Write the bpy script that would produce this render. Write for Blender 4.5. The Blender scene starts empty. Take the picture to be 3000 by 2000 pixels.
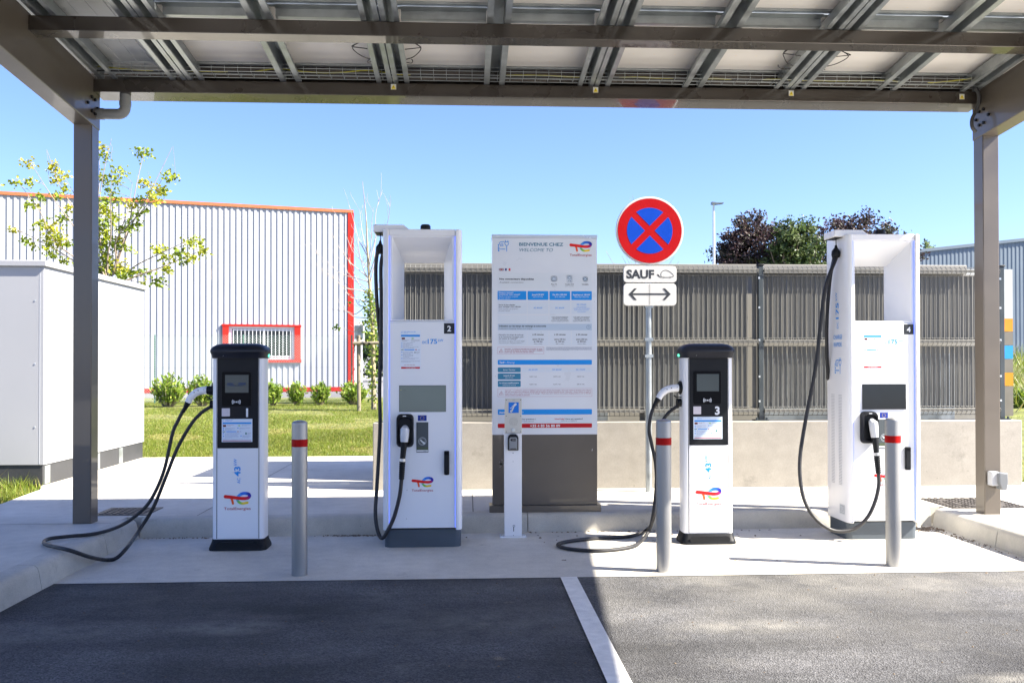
import bpy, bmesh, math, random
from mathutils import Vector, Matrix
R = math.radians
sc = bpy.context.scene
col = sc.collection

# ------------------------------------------------------------------ camera
F, YAW, PITCH, ROLL, V0, EYE = 2600.0, math.atan(132 / 2600.0), R(.5), -.0014, 1052.0, 1.36
CM = Matrix.Rotation(-YAW, 3, 'Z') @ Matrix.Rotation(math.pi / 2 + PITCH, 3, 'X') @ Matrix.Rotation(ROLL, 3, 'Z')
cam_d = bpy.data.cameras.new('camera')
cam = bpy.data.objects.new('camera', cam_d); col.objects.link(cam)
cam_d.sensor_width = 36; cam_d.lens = F / 3000 * 36; cam_d.shift_y = (V0 - 1000) / 3000
cam_d.clip_start = .05; cam_d.clip_end = 2000
cam.matrix_world = Matrix.Translation((0, 0, EYE)) @ CM.to_4x4()
sc.camera = cam

# ------------------------------------------------------------------ light
SUN = Vector((1.02, -.275, 1.0)).normalized()
EL = math.asin(SUN.z); AZ = math.atan2(SUN.x, SUN.y)
w = bpy.data.worlds.new('World'); sc.world = w; w.use_nodes = True
nt = w.node_tree; bg = nt.nodes['Background']
sky = nt.nodes.new('ShaderNodeTexSky'); sky.sky_type = 'NISHITA'; sky.sun_disc = False
sky.sun_elevation = EL; sky.sun_rotation = AZ; sky.altitude = 100; sky.air_density = 1.0; sky.dust_density = .6; sky.ozone_density = 2.2
tn = nt.nodes.new('ShaderNodeMix'); tn.data_type = 'RGBA'; tn.blend_type = 'MULTIPLY'; tn.inputs[0].default_value = 1; tn.inputs[7].default_value = (.82, .905, 1.27, 1)
nt.links.new(sky.outputs[0], tn.inputs[6]); nt.links.new(tn.outputs[2], bg.inputs[0]); bg.inputs[1].default_value = .055
sl = bpy.data.lights.new('sun', 'SUN'); sl.energy = 5.0; sl.angle = R(.53); sl.color = (1, .925, .81)
so = bpy.data.objects.new('sun', sl); col.objects.link(so); so.rotation_euler = SUN.to_track_quat('Z', 'Y').to_euler()
sc.view_settings.view_transform = 'Standard'; sc.view_settings.look = 'None'
sc.view_settings.exposure = 2.15; sc.view_settings.gamma = 1

# ------------------------------------------------------------------ survey helpers: photo measurement -> point on a real plane
def ray(u, v): return CM @ Vector(((u - 1500) / F, -(v - V0) / F, -1))
def G(u, v, z=0.0):
    k = ray(u, v); return Vector((0, 0, EYE)) + k * ((z - EYE) / k.z)
def A(u, v, y):
    k = ray(u, v); return Vector((0, 0, EYE)) + k * (y / k.y)

# ------------------------------------------------------------------ materials
MATS = {}
def pbr(name, c, rough=.5, metal=0., var=.12, vs=4., bump=0., bs=80., spec=.5, coat=0., attr=False, emit=0., trans=0., stretch=None, rvar=.1):
    if name in MATS: return MATS[name]
    m = bpy.data.materials.new(name); MATS[name] = m; m.use_nodes = True
    t = m.node_tree; N = t.nodes; L = t.links; b = N['Principled BSDF']
    b.inputs['Roughness'].default_value = rough; b.inputs['Metallic'].default_value = metal
    b.inputs['Specular IOR Level'].default_value = spec; b.inputs['Coat Weight'].default_value = coat
    tc = N.new('ShaderNodeTexCoord'); src = tc.outputs['Object']
    if stretch:
        mp = N.new('ShaderNodeMapping'); mp.inputs['Scale'].default_value = stretch; L.new(src, mp.inputs[0]); src = mp.outputs[0]
    base = None
    if attr:
        at = N.new('ShaderNodeAttribute'); at.attribute_name = 'Col'; base = at.outputs['Color']
    if var > 0:
        n = N.new('ShaderNodeTexNoise'); n.inputs['Scale'].default_value = vs; n.inputs['Detail'].default_value = 6; L.new(src, n.inputs[0])
        r = N.new('ShaderNodeMapRange'); r.inputs[1].default_value = .3; r.inputs[2].default_value = .7
        r.inputs[3].default_value = 1 - var; r.inputs[4].default_value = 1 + var; L.new(n.outputs[0], r.inputs[0])
        mx = N.new('ShaderNodeVectorMath'); mx.operation = 'SCALE'; L.new(r.outputs[0], mx.inputs['Scale'])
        if base: L.new(base, mx.inputs[0])
        else: mx.inputs[0].default_value = c[:3]
        base = mx.outputs[0]
        r2 = N.new('ShaderNodeMapRange'); r2.inputs[1].default_value = .3; r2.inputs[2].default_value = .7
        r2.inputs[3].default_value = max(.02, rough - rvar); r2.inputs[4].default_value = min(1, rough + rvar); L.new(n.outputs[0], r2.inputs[0]); L.new(r2.outputs[0], b.inputs['Roughness'])
    if base: L.new(base, b.inputs['Base Color'])
    else: b.inputs['Base Color'].default_value = (*c[:3], 1)
    if emit:
        b.inputs['Emission Color'].default_value = (*c[:3], 1); b.inputs['Emission Strength'].default_value = emit
    if bump:
        n2 = N.new('ShaderNodeTexNoise'); n2.inputs['Scale'].default_value = bs; n2.inputs['Detail'].default_value = 4; L.new(src, n2.inputs[0])
        bp = N.new('ShaderNodeBump'); bp.inputs['Strength'].default_value = bump; bp.inputs['Distance'].default_value = .01
        L.new(n2.outputs[0], bp.inputs['Height']); L.new(bp.outputs[0], b.inputs['Normal'])
    if trans:
        out = N['Material Output']; tr = N.new('ShaderNodeBsdfTranslucent'); ms = N.new('ShaderNodeMixShader'); ms.inputs[0].default_value = trans
        if base: L.new(base, tr.inputs[0])
        else: tr.inputs[0].default_value = (*c[:3], 1)
        L.new(b.outputs[0], ms.inputs[1]); L.new(tr.outputs[0], ms.inputs[2]); L.new(ms.outputs[0], out.inputs[0])
    return m

def asphalt_mat():
    m = bpy.data.materials.new('asphalt'); m.use_nodes = True; t = m.node_tree; N = t.nodes; L = t.links; b = N['Principled BSDF']
    tc = N.new('ShaderNodeTexCoord'); s = tc.outputs['Object']
    def noise(sc_, d=5, r=.6):
        n = N.new('ShaderNodeTexNoise'); n.inputs['Scale'].default_value = sc_; n.inputs['Detail'].default_value = d; n.inputs['Roughness'].default_value = r; L.new(s, n.inputs[0]); return n.outputs[0]
    def rng(x, a, b_, c, d):
        q = N.new('ShaderNodeMapRange'); L.new(x, q.inputs[0])
        for i, v in enumerate((a, b_, c, d)): q.inputs[i + 1].default_value = v
        return q.outputs[0]
    def mul(x, y):
        q = N.new('ShaderNodeMath'); q.operation = 'MULTIPLY'; L.new(x, q.inputs[0])
        if isinstance(y, float): q.inputs[1].default_value = y
        else: L.new(y, q.inputs[1])
        return q.outputs[0]
    vo = N.new('ShaderNodeTexVoronoi'); vo.inputs['Scale'].default_value = 140; L.new(s, vo.inputs[0])
    vd = N.new('ShaderNodeSeparateColor'); L.new(vo.outputs['Color'], vd.inputs[0])
    stone = rng(vd.outputs[0], 0, 1, .45, 1.6)
    patch = rng(noise(.9, 4), .32, .68, .5, 1.55)
    streak = N.new('ShaderNodeMapping'); streak.inputs['Scale'].default_value = (.5, 2.2, 1); L.new(s, streak.inputs[0])
    ns = N.new('ShaderNodeTexNoise'); ns.inputs['Scale'].default_value = 1.3; ns.inputs['Detail'].default_value = 5; L.new(streak.outputs[0], ns.inputs[0])
    st = rng(ns.outputs[0], .35, .7, .72, 1.45)
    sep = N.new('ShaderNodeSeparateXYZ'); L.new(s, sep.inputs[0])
    edge = mul(rng(sep.outputs[1], 3.9, 5.6, 0, 1), rng(sep.outputs[0], .2, 1.2, .25, 1))      # paler beige towards the concrete edge, stronger to the right
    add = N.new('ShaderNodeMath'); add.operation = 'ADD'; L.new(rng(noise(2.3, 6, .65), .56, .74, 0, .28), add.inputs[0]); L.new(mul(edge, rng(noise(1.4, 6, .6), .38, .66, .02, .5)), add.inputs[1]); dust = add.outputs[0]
    def spot(x, y, rx, ry, a):      # a pale patch of spilt sand
        q = N.new('ShaderNodeMapping'); q.inputs['Location'].default_value = (-x / rx, -y / ry, 0); q.inputs['Scale'].default_value = (1 / rx, 1 / ry, 0); L.new(s, q.inputs[0])
        le = N.new('ShaderNodeVectorMath'); le.operation = 'LENGTH'; L.new(q.outputs[0], le.inputs[0])
        return mul(rng(le.outputs['Value'], .1, 1, a, 0), rng(noise(6, 6, .7), .35, .6, 0, 1))
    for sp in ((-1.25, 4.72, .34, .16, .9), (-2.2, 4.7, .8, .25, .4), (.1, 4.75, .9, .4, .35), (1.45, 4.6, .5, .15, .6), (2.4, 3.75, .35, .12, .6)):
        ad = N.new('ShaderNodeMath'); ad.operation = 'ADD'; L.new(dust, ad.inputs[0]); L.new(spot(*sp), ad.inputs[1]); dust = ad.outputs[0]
    k = mul(mul(mul(stone, patch), st), rng(noise(30, 3), .3, .7, .8, 1.2))
    cb = N.new('ShaderNodeVectorMath'); cb.operation = 'SCALE'; cb.inputs[0].default_value = (.054, .054, .056); L.new(k, cb.inputs['Scale'])
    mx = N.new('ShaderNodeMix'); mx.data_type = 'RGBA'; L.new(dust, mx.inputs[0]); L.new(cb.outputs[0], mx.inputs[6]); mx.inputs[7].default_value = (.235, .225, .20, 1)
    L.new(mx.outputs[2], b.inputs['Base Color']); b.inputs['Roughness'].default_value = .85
    bp = N.new('ShaderNodeBump'); bp.inputs['Strength'].default_value = .9; bp.inputs['Distance'].default_value = .006
    L.new(vo.outputs['Distance'], bp.inputs['Height']); L.new(bp.outputs[0], b.inputs['Normal'])
    return m

def concrete_mat(name, c, dirt=.35, spots=True):
    m = bpy.data.materials.new(name); m.use_nodes = True; t = m.node_tree; N = t.nodes; L = t.links; b = N['Principled BSDF']
    tc = N.new('ShaderNodeTexCoord'); s = tc.outputs['Object']
    def noise(sc_, d=6, r=.62):
        n = N.new('ShaderNodeTexNoise'); n.inputs['Scale'].default_value = sc_; n.inputs['Detail'].default_value = d; n.inputs['Roughness'].default_value = r; L.new(s, n.inputs[0]); return n.outputs[0]
    def rng(x, a, b_, c_, d):
        q = N.new('ShaderNodeMapRange'); L.new(x, q.inputs[0])
        for i, v in enumerate((a, b_, c_, d)): q.inputs[i + 1].default_value = v
        return q.outputs[0]
    def mul(x, y):
        q = N.new('ShaderNodeMath'); q.operation = 'MULTIPLY'; L.new(x, q.inputs[0]); L.new(y, q.inputs[1]); return q.outputs[0]
    k = mul(rng(noise(1.1), .3, .7, 1 - dirt * .55, 1 + dirt * .35), rng(noise(9), .3, .7, .93, 1.07))
    k = mul(k, rng(noise(160, 2), .3, .7, .9, 1.1))
    if spots:
        vo = N.new('ShaderNodeTexVoronoi'); vo.inputs['Scale'].default_value = 7; vo.inputs['Randomness'].default_value = 1; L.new(s, vo.inputs[0])
        k = mul(k, rng(vo.outputs['Distance'], .02, .05, .55, 1))
        k = mul(k, rng(noise(3.2, 8, .7), .60, .72, 1, .72))
    cb = N.new('ShaderNodeVectorMath'); cb.operation = 'SCALE'; cb.inputs[0].default_value = c; L.new(k, cb.inputs['Scale'])
    L.new(cb.outputs[0], b.inputs['Base Color']); b.inputs['Roughness'].default_value = .85
    bp = N.new('ShaderNodeBump'); bp.inputs['Strength'].default_value = .35; bp.inputs['Distance'].default_value = .004
    L.new(noise(220, 3), bp.inputs['Height']); L.new(bp.outputs[0], b.inputs['Normal'])
    return m

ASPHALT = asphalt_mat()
APRON = concrete_mat('apron_concrete', (.575, .545, .475))
SLAB = concrete_mat('slab_concrete', (.55, .52, .455))
KERB = concrete_mat('kerb_concrete', (.48, .455, .395), .45)
WALLC = concrete_mat('cast_concrete', (.29, .27, .235), .25)
PAINT = pbr('road_paint', (.76, .74, .69), .7, var=.12, vs=14, bump=.4, bs=160)
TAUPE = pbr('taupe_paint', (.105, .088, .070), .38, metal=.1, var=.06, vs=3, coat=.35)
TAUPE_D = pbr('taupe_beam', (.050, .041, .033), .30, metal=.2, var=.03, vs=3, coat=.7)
GALV = pbr('galvanised_steel', (.36, .39, .40), .38, metal=.75, var=.18, vs=9)
GALVW = pbr('zinc_wire', (.55, .57, .56), .35, metal=.8, var=.1)
PANEL = None
WHITE = pbr('white_powder_coat', (.80, .80, .81), .36, var=.008, vs=1.5, coat=.15, rvar=.015)
WHITEP = pbr('white_panel', (.78, .79, .81), .34, var=.008, vs=1.2, coat=.15, rvar=.015)
BLACK = pbr('black_plastic', (.006, .007, .009), .5, var=.15, vs=12, spec=.25)
BLACKG = pbr('black_gloss_panel', (.004, .0045, .006), .35, var=0, spec=.08)
CAPM = pbr('black_cap', (.008, .010, .018), .45, var=.12, vs=5, spec=.4)
SLATE = pbr('slate_plinth', (.060, .075, .090), .55, var=.12, vs=6)
GREYP = pbr('grey_reader', (.055, .068, .075), .45, var=.05)
RUBBER = pbr('cable_rubber', (.012, .012, .014), .5, var=.25, vs=20, bump=.1)
STEEL = pbr('brushed_stainless', (.33, .33, .325), .42, metal=.75, var=.02, vs=5, rvar=.03)
RED = pbr('red_reflective', (.38, .004, .003), .5, var=.06, vs=10, spec=.12)
INK = pbr('printed_ink', (.5, .5, .5), .5, var=0, attr=True, spec=.3)
LED = pbr('led_light', (.16, .25, 1.0), .4, var=0, emit=.26)
GREENLED = pbr('green_led', (.10, .75, .42), .4, var=0, emit=.6)
SCREEN = pbr('lcd_screen', (.10, .125, .125), .15, var=.05, vs=3, emit=.10, spec=.3)
SCREEND = pbr('small_lcd_screen', (.05, .065, .07), .15, var=.05, vs=3, emit=.03, spec=.3)
DSCREEN = pbr('dark_lcd', (.008, .010, .013), .06, var=.1, vs=5, spec=.5)
SIGNW = pbr('sign_white', (.52, .52, .51), .35, var=.03)
ALU = pbr('sign_aluminium', (.62, .63, .64), .35, metal=.6, var=.05)
SIGNR = pbr('sign_red', (.36, .003, .006), .5, var=.03, spec=.12)
SIGNB = pbr('sign_blue', (.002, .05, .40), .5, var=.03, spec=.12)
SLATM = pbr('taupe_slat', (.110, .113, .109), .5, var=.07, vs=3)
WIREM = pbr('taupe_wire', (.128, .127, .117), .45, var=.1)
FPOST = pbr('dark_fence_post', (.035, .045, .05), .4, var=.1)
HOUSE = pbr('beige_housing', (.25, .24, .21), .55, var=.06, vs=2)
CAB = pbr('cabinet_white', (.335, .34, .35), .45, var=.03, vs=1)
CABG = pbr('cabinet_plinth_grey', (.034, .035, .037), .6, var=.15, vs=3)
CLAD = pbr('white_cladding', (.36, .37, .40), .45, var=.04, vs=.8)
REDTRIM = pbr('red_trim', (.36, .018, .012), .55, var=.06, spec=.15)
ORTRIM = pbr('orange_trim', (.42, .125, .045), .45, var=.06)
BLUECLAD = pbr('blue_cladding', (.15, .19, .225), .5, var=.05, vs=.4)
GLASS = pbr('dark_glass', (.02, .025, .028), .08, var=.1, spec=.8)
BARK = pbr('bark', (.16, .12, .085), .9, var=.35, vs=12, bump=.6, bs=30)
TWIG = pbr('twig', (.24, .19, .15), .85, var=.25, vs=10)
WOOD = pbr('grey_wood', (.20, .17, .12), .85, var=.3, vs=6, stretch=(12, 12, 1))
LEAF = pbr('leaf', (.1, .2, .03), .5, var=.15, vs=6, attr=True, trans=.35, spec=.35)
LAWN = pbr('lawn', (.12, .135, .03), .95, var=.45, vs=1.6, bump=.5, bs=30)
SOIL = pbr('bare_ground', (.10, .095, .085), .95, var=.3, vs=.5)
ROADM = pbr('distant_road', (.14, .14, .145), .9, var=.15, vs=.6)
IRON = pbr('cast_iron', (.105, .095, .085), .6, metal=.4, var=.3, vs=18, bump=.4, bs=50)
PVC = pbr('grey_pvc', (.23, .235, .225), .45, var=.06)
YG = pbr('earth_cable', (.32, .30, .03), .5, var=.2, vs=30)

def panel_mat():
    m = bpy.data.materials.new('solar_backsheet'); m.use_nodes = True; t = m.node_tree; N = t.nodes; L = t.links; b = N['Principled BSDF']
    tc = N.new('ShaderNodeTexCoord')
    mp = N.new('ShaderNodeMapping'); mp.inputs['Scale'].default_value = (6.25, 6.25, .01); L.new(tc.outputs['Object'], mp.inputs[0])
    vo = N.new('ShaderNodeTexVoronoi'); vo.inputs['Scale'].default_value = 1; vo.inputs['Randomness'].default_value = 0; L.new(mp.outputs[0], vo.inputs[0])
    r = N.new('ShaderNodeMapRange'); L.new(vo.outputs['Distance'], r.inputs[0])
    for i, v in enumerate((.03, .07, 1, 0)): r.inputs[i + 1].default_value = v
    mx = N.new('ShaderNodeMix'); mx.data_type = 'RGBA'; L.new(r.outputs[0], mx.inputs[0]); mx.inputs[6].default_value = (.80, .78, .75, 1); mx.inputs[7].default_value = (.85, .75, .6, 1)  # warm dots painted in for the light let through between the cells
    n = N.new('ShaderNodeTexNoise'); n.inputs['Scale'].default_value = 2; L.new(tc.outputs['Object'], n.inputs[0])
    q = N.new('ShaderNodeMapRange'); L.new(n.outputs[0], q.inputs[0])
    for i, v in enumerate((.3, .7, .9, 1.05)): q.inputs[i + 1].default_value = v
    s = N.new('ShaderNodeVectorMath'); s.operation = 'SCALE'; L.new(mx.outputs[2], s.inputs[0]); L.new(q.outputs[0], s.inputs['Scale'])
    L.new(s.outputs[0], b.inputs['Base Color']); b.inputs['Roughness'].default_value = .35
    tr = N.new('ShaderNodeBsdfTranslucent'); tr.inputs[0].default_value = (.9, .85, .8, 1)
    ms = N.new('ShaderNodeMixShader'); L.new(b.outputs[0], ms.inputs[1]); L.new(tr.outputs[0], ms.inputs[2]); ms.inputs[0].default_value = .06
    L.new(ms.outputs[0], N['Material Output'].inputs[0])
    return m
PANEL = panel_mat()
RIBSHEET = pbr('ribbed_white_sheet', (.62, .63, .62), .35, var=.05, trans=.06)

# ------------------------------------------------------------------ mesh builder
class MB:
    def __init__(s): s.v = []; s.f = []; s.c = []; s.m = []; s.mi = 0; s.col = (1, 1, 1)
    def add(s, vs, fs, cols=None):
        o = len(s.v); s.v += [tuple(v) for v in vs]; s.f += [tuple(i + o for i in f) for f in fs]
        s.c += (cols if cols else [s.col] * len(vs)); s.m += [s.mi] * len(fs); return s
    def box(s, x0, x1, y0, y1, z0, z1, fn=None):
        vs = [(x, y, z) for z in (z0, z1) for y in (y0, y1) for x in (x0, x1)]
        if fn: vs = [fn(*v) for v in vs]
        return s.add(vs, [(0, 2, 3, 1), (4, 5, 7, 6), (0, 1, 5, 4), (2, 6, 7, 3), (0, 4, 6, 2), (1, 3, 7, 5)])
    def loft(s, loops, cap=True, closed=True):
        n = len(loops[0]); vs = [p for l in loops for p in l]; fs = []
        for i in range(len(loops) - 1):
            for j in range(n if closed else n - 1):
                k = (j + 1) % n; fs.append((i * n + j, i * n + k, (i + 1) * n + k, (i + 1) * n + j))
        if cap: fs += [tuple(range(n - 1, -1, -1)), tuple((len(loops) - 1) * n + j for j in range(n))]
        return s.add(vs, fs)
    def prism(s, poly, axis, a, b, fn=None):
        def p(q, t): return {'x': (t, q[0], q[1]), 'y': (q[0], t, q[1]), 'z': (q[0], q[1], t)}[axis]
        l = [[p(q, t) for q in poly] for t in (a, b)]
        if fn: l = [[fn(*q) for q in k] for k in l]
        return s.loft(l)
    def cyl(s, c, r, z0, z1, n=24, r1=None):
        r1 = r if r1 is None else r1
        return s.loft([[(c[0] + q * math.cos(2 * math.pi * i / n), c[1] + q * math.sin(2 * math.pi * i / n), z) for i in range(n)] for q, z in ((r, z0), (r1, z1))])
    def cyly(s, x, z, r, y0, y1, n=20, r1=None):
        r1 = r if r1 is None else r1
        return s.loft([[(x + q * math.cos(2 * math.pi * i / n), y, z + q * math.sin(2 * math.pi * i / n)) for i in range(n)] for q, y in ((r, y0), (r1, y1))])
    def tube(s, pts, r, n=8, cap=True):
        pts = [Vector(p) for p in pts]; rs = r if isinstance(r, (list, tuple)) else [r] * len(pts)
        loops = []; up = None
        for i, p in enumerate(pts):
            d = (pts[min(i + 1, len(pts) - 1)] - pts[max(i - 1, 0)])
            if d.length < 1e-9: d = Vector((0, 0, 1))
            d.normalize()
            if up is None: up = Vector((0, 0, 1)) if abs(d.z) < .9 else Vector((1, 0, 0))
            up = (up - d * up.dot(d))
            if up.length < 1e-6: up = d.orthogonal()
            up.normalize(); sd = d.cross(up)
            loops.append([p + (up * math.cos(2 * math.pi * k / n) + sd * math.sin(2 * math.pi * k / n)) * rs[i] for k in range(n)])
        return s.loft(loops, cap)
    def leaf(s, c, size, rng, col, flat=0., ratio=.55):
        d = Vector((rng.gauss(0, 1), rng.gauss(0, 1), rng.gauss(0, 1) * (1 - flat) - flat * .4)); d.normalize()
        n = Vector((rng.gauss(0, 1), rng.gauss(0, 1), rng.gauss(0, .7) + .5)); sd = d.cross(n)
        if sd.length < 1e-4: sd = d.orthogonal()
        sd.normalize(); nn = sd.cross(d); c = Vector(c); h = size / 2; wv = sd * h * ratio
        return s.add([c - d * h, c + wv + nn * h * .15, c + d * h, c - wv + nn * h * .15], [(0, 1, 2, 3)], [col] * 4)
    def build(s, name, mats, parent=None, org=None, bevel=0, angle=35, seg=2, smooth=True):
        me = bpy.data.meshes.new(name)
        o = Vector(org) if org is not None else ORG.get(parent.name, Vector()) if parent is not None else Vector()
        vs = s.v if o.length == 0 else [(x - o.x, y - o.y, z - o.z) for x, y, z in s.v]
        me.from_pydata(vs, [], s.f)
        mats = mats if isinstance(mats, (list, tuple)) else [mats]
        for m in mats: me.materials.append(m)
        if len(mats) > 1: me.polygons.foreach_set('material_index', s.m)
        if any(m.name in ('printed_ink', 'leaf') for m in mats):
            a = me.color_attributes.new('Col', 'FLOAT_COLOR', 'POINT'); flat = []
            for c in s.c: flat += [c[0], c[1], c[2], 1.0]
            a.data.foreach_set('color', flat)
        ob = bpy.data.objects.new(name, me); col.objects.link(ob)
        if smooth and len(s.f) < 60000 and not any(m.name in ('printed_ink', 'leaf') for m in mats):
            bm = bmesh.new(); bm.from_mesh(me); bmesh.ops.recalc_face_normals(bm, faces=bm.faces); bm.to_mesh(me); bm.free()
            me.polygons.foreach_set('use_smooth', [True] * len(me.polygons)); me.set_sharp_from_angle(angle=R(angle))
        if bevel:
            b = ob.modifiers.new('edge', 'BEVEL'); b.width = bevel; b.segments = seg; b.limit_method = 'ANGLE'; b.angle_limit = R(40); b.harden_normals = False
        if parent is not None: ob.parent = parent; ORG[ob.name] = ORG.get(parent.name, Vector())
        elif org is not None: ob.location = o; ORG[ob.name] = o
        return ob
ORG = {}
def thing(name, label, cat, loc=(0, 0, 0), rz=0, group=None, world=False):
    o = bpy.data.objects.new(name, None); col.objects.link(o); o.location = loc; o.rotation_euler = (0, 0, rz); o.empty_display_size = .2
    o['label'] = label; o['category'] = cat
    if group: o['group'] = group
    if world: ORG[o.name] = Vector(loc)
    return o
def tag(o, label, cat, group=None):
    o['label'] = label; o['category'] = cat
    if group: o['group'] = group
    return o
def kind(o, k): o['kind'] = k; return o

def catmull(pts, n=8):
    pts = [Vector(p) for p in pts]; P = [pts[0] * 2 - pts[1]] + pts + [pts[-1] * 2 - pts[-2]]; out = []
    for i in range(1, len(P) - 2):
        a, b, c, d = P[i - 1:i + 3]
        for k in range(n):
            t = k / n
            out.append(.5 * ((2 * b) + (c - a) * t + (2 * a - 5 * b + 4 * c - d) * t * t + (3 * b - a - 3 * c + d) * t ** 3))
    return out + [P[-2]]
def rrect(x0, x1, z0, z1, r, n=5):
    o = []
    for cx, cz, a in ((x1 - r, z1 - r, 0), (x0 + r, z1 - r, 90), (x0 + r, z0 + r, 180), (x1 - r, z0 + r, 270)):
        for k in range(n + 1):
            t = R(a + 90 * k / n); o.append((cx + r * math.cos(t), cz + r * math.sin(t)))
    return o

# ------------------------------------------------------------------ flat print: everything lies a fraction of a mm in front of its panel
TXT = {}
def text_polys(s, bold=0., ital=0.):
    k = (s, bold, ital)
    if k not in TXT:
        c = bpy.data.curves.new('t', 'FONT'); c.body = s; c.size = 1; c.offset = bold; c.shear = ital; c.resolution_u = 3
        o = bpy.data.objects.new('t', c); me = bpy.data.meshes.new_from_object(o)
        vs = [(v.co.x, v.co.y) for v in me.vertices]; fs = [tuple(p.vertices) for p in me.polygons]
        bpy.data.objects.remove(o); bpy.data.curves.remove(c); bpy.data.meshes.remove(me)
        xs = [v[0] for v in vs] or [0, 1]
        TXT[k] = (vs, fs, min(xs), max(xs))
    return TXT[k]
def srgb(r, g, b): return tuple(((x / 255) / 12.92 if x / 255 <= .04045 else ((x / 255 + .055) / 1.055) ** 2.4) for x in (r, g, b))
class Print:
    """flat ink on a panel whose front lies at y; x to the right, z up"""
    def __init__(s, y, step=.0006): s.mb = MB(); s.y = y; s.st = step
    def P(s, x, z, l): return (x, s.y - s.st * l, z)
    def poly(s, pts, c, l=1): s.mb.add([s.P(x, z, l) for x, z in pts], [tuple(range(len(pts)))], [c] * len(pts))
    def rect(s, x0, x1, z0, z1, c, l=1): s.poly([(x0, z0), (x1, z0), (x1, z1), (x0, z1)], c, l)
    def rr(s, x0, x1, z0, z1, r, c, l=1): s.poly(rrect(x0, x1, z0, z1, r), c, l)
    def frame(s, x0, x1, z0, z1, t, c, l=1):
        for a in ((x0, x1, z0, z0 + t), (x0, x1, z1 - t, z1), (x0, x0 + t, z0 + t, z1 - t), (x1 - t, x1, z0 + t, z1 - t)): s.rect(*a, c, l)
    def disc(s, x, z, r, c, l=1, n=28): s.poly([(x + r * math.cos(2 * math.pi * i / n), z + r * math.sin(2 * math.pi * i / n)) for i in range(n)], c, l)
    def ring(s, x, z, r, t, c, l=1, n=32, a0=0, a1=360):
        full = a1 - a0 >= 360; vs = []
        for i in range(n + (0 if full else 1)):
            a = R(a0 + (a1 - a0) * i / n); vs += [s.P(x + (r - t) * math.cos(a), z + (r - t) * math.sin(a), l), s.P(x + r * math.cos(a), z + r * math.sin(a), l)]
        m = len(vs); fs = [(i, i + 1, (i + 3) % m, (i + 2) % m) for i in range(0, m if full else m - 2, 2)]
        s.mb.add(vs, fs, [c] * m)
    def stroke(s, pts, wd, c, l=1, smooth=0, cap=True):
        if smooth: pts = [(v.x, v.y) for v in catmull([(x, z, 0) for x, z in pts], smooth)]
        n = len(pts); vs = []; cs = []
        for i, p in enumerate(pts):
            a = Vector(pts[max(i - 1, 0)]); b = Vector(pts[min(i + 1, n - 1)]); d = (b - a).normalized(); q = Vector((-d.y, d.x))
            t = i / (n - 1); ww = (wd if not isinstance(wd, (list, tuple)) else wd[0] + (wd[1] - wd[0]) * t) / 2
            if isinstance(c[0], (list, tuple)):
                f = t * (len(c) - 1); j = min(int(f), len(c) - 2); f -= j; cc = tuple(c[j][k] * (1 - f) + c[j + 1][k] * f for k in range(3))
            else: cc = c
            vs += [s.P(p[0] + q.x * ww, p[1] + q.y * ww, l), s.P(p[0] - q.x * ww, p[1] - q.y * ww, l)]; cs += [cc, cc]
        s.mb.add(vs, [(2 * i, 2 * i + 1, 2 * i + 3, 2 * i + 2) for i in range(n - 1)], cs)
        if cap:
            w0 = wd if not isinstance(wd, (list, tuple)) else wd[0]; w1 = wd if not isinstance(wd, (list, tuple)) else wd[1]
            s.disc(pts[0][0], pts[0][1], w0 / 2, cs[0], l + .12, 14); s.disc(pts[-1][0], pts[-1][1], w1 / 2, cs[-1], l + .12, 14)
    def text(s, t, x, z, h, c, bold=0., ital=0., al='l', l=2, width=None, rot=0):
        """h = capital height; z = baseline"""
        vs, fs, a, b = text_polys(t, bold, ital); k = h / .70; kx = k if width is None else width / (b - a)
        ox = {'l': a, 'c': (a + b) / 2, 'r': b}[al]
        out = []
        for px, py in vs:
            dx, dz = (px - ox) * kx, py * k
            if rot: dx, dz = -dz, dx
            out.append(s.P(x + dx, z + dz, l))
        s.mb.add(out, fs, [c] * len(out))
    def build(s, name, parent): return s.mb.build(name, INK, parent, smooth=False)
    def logo(s, cx, cz, wd, words=True, l=2, dim=1.):
        def q(x, y): return (cx + (x - 532) / 365 * wd, cz + (747 - y) / 365 * wd)
        u = wd / 365
        rd, mg, nb, bl, lb, tl, gr, ye = [tuple(v * dim for v in srgb(*k)) for k in ((226, 28, 26), (178, 20, 90), (40, 50, 160), (40, 110, 215), (70, 150, 225), (60, 175, 190), (130, 195, 70), (240, 205, 50))]
        s.stroke([q(*p) for p in ((560, 705), (543, 722), (533, 750), (540, 780), (565, 805), (605, 816), (668, 807))], (38 * u, 32 * u), [lb, lb, tl, tl, gr, gr, ye, ye], l, 6)
        s.stroke([q(*p) for p in ((445, 735), (462, 765), (474, 817))], 30 * u, tuple(v * dim for v in srgb(235, 95, 40)), l + .3, 4)
        s.stroke([q(*p) for p in ((372, 722), (450, 730), (540, 743), (620, 749), (675, 741), (697, 715), (682, 689), (635, 679), (590, 686), (560, 705))], (46 * u, 40 * u), [rd, rd, rd, rd, mg, nb, nb, bl, bl, lb], l + .6, 6)
        if words: s.text('TotalEnergies', cx, cz - .425 * wd, .098 * wd, tuple(v * dim for v in srgb(175, 30, 40)), .008, 0, 'c', l, .98 * wd)
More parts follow.
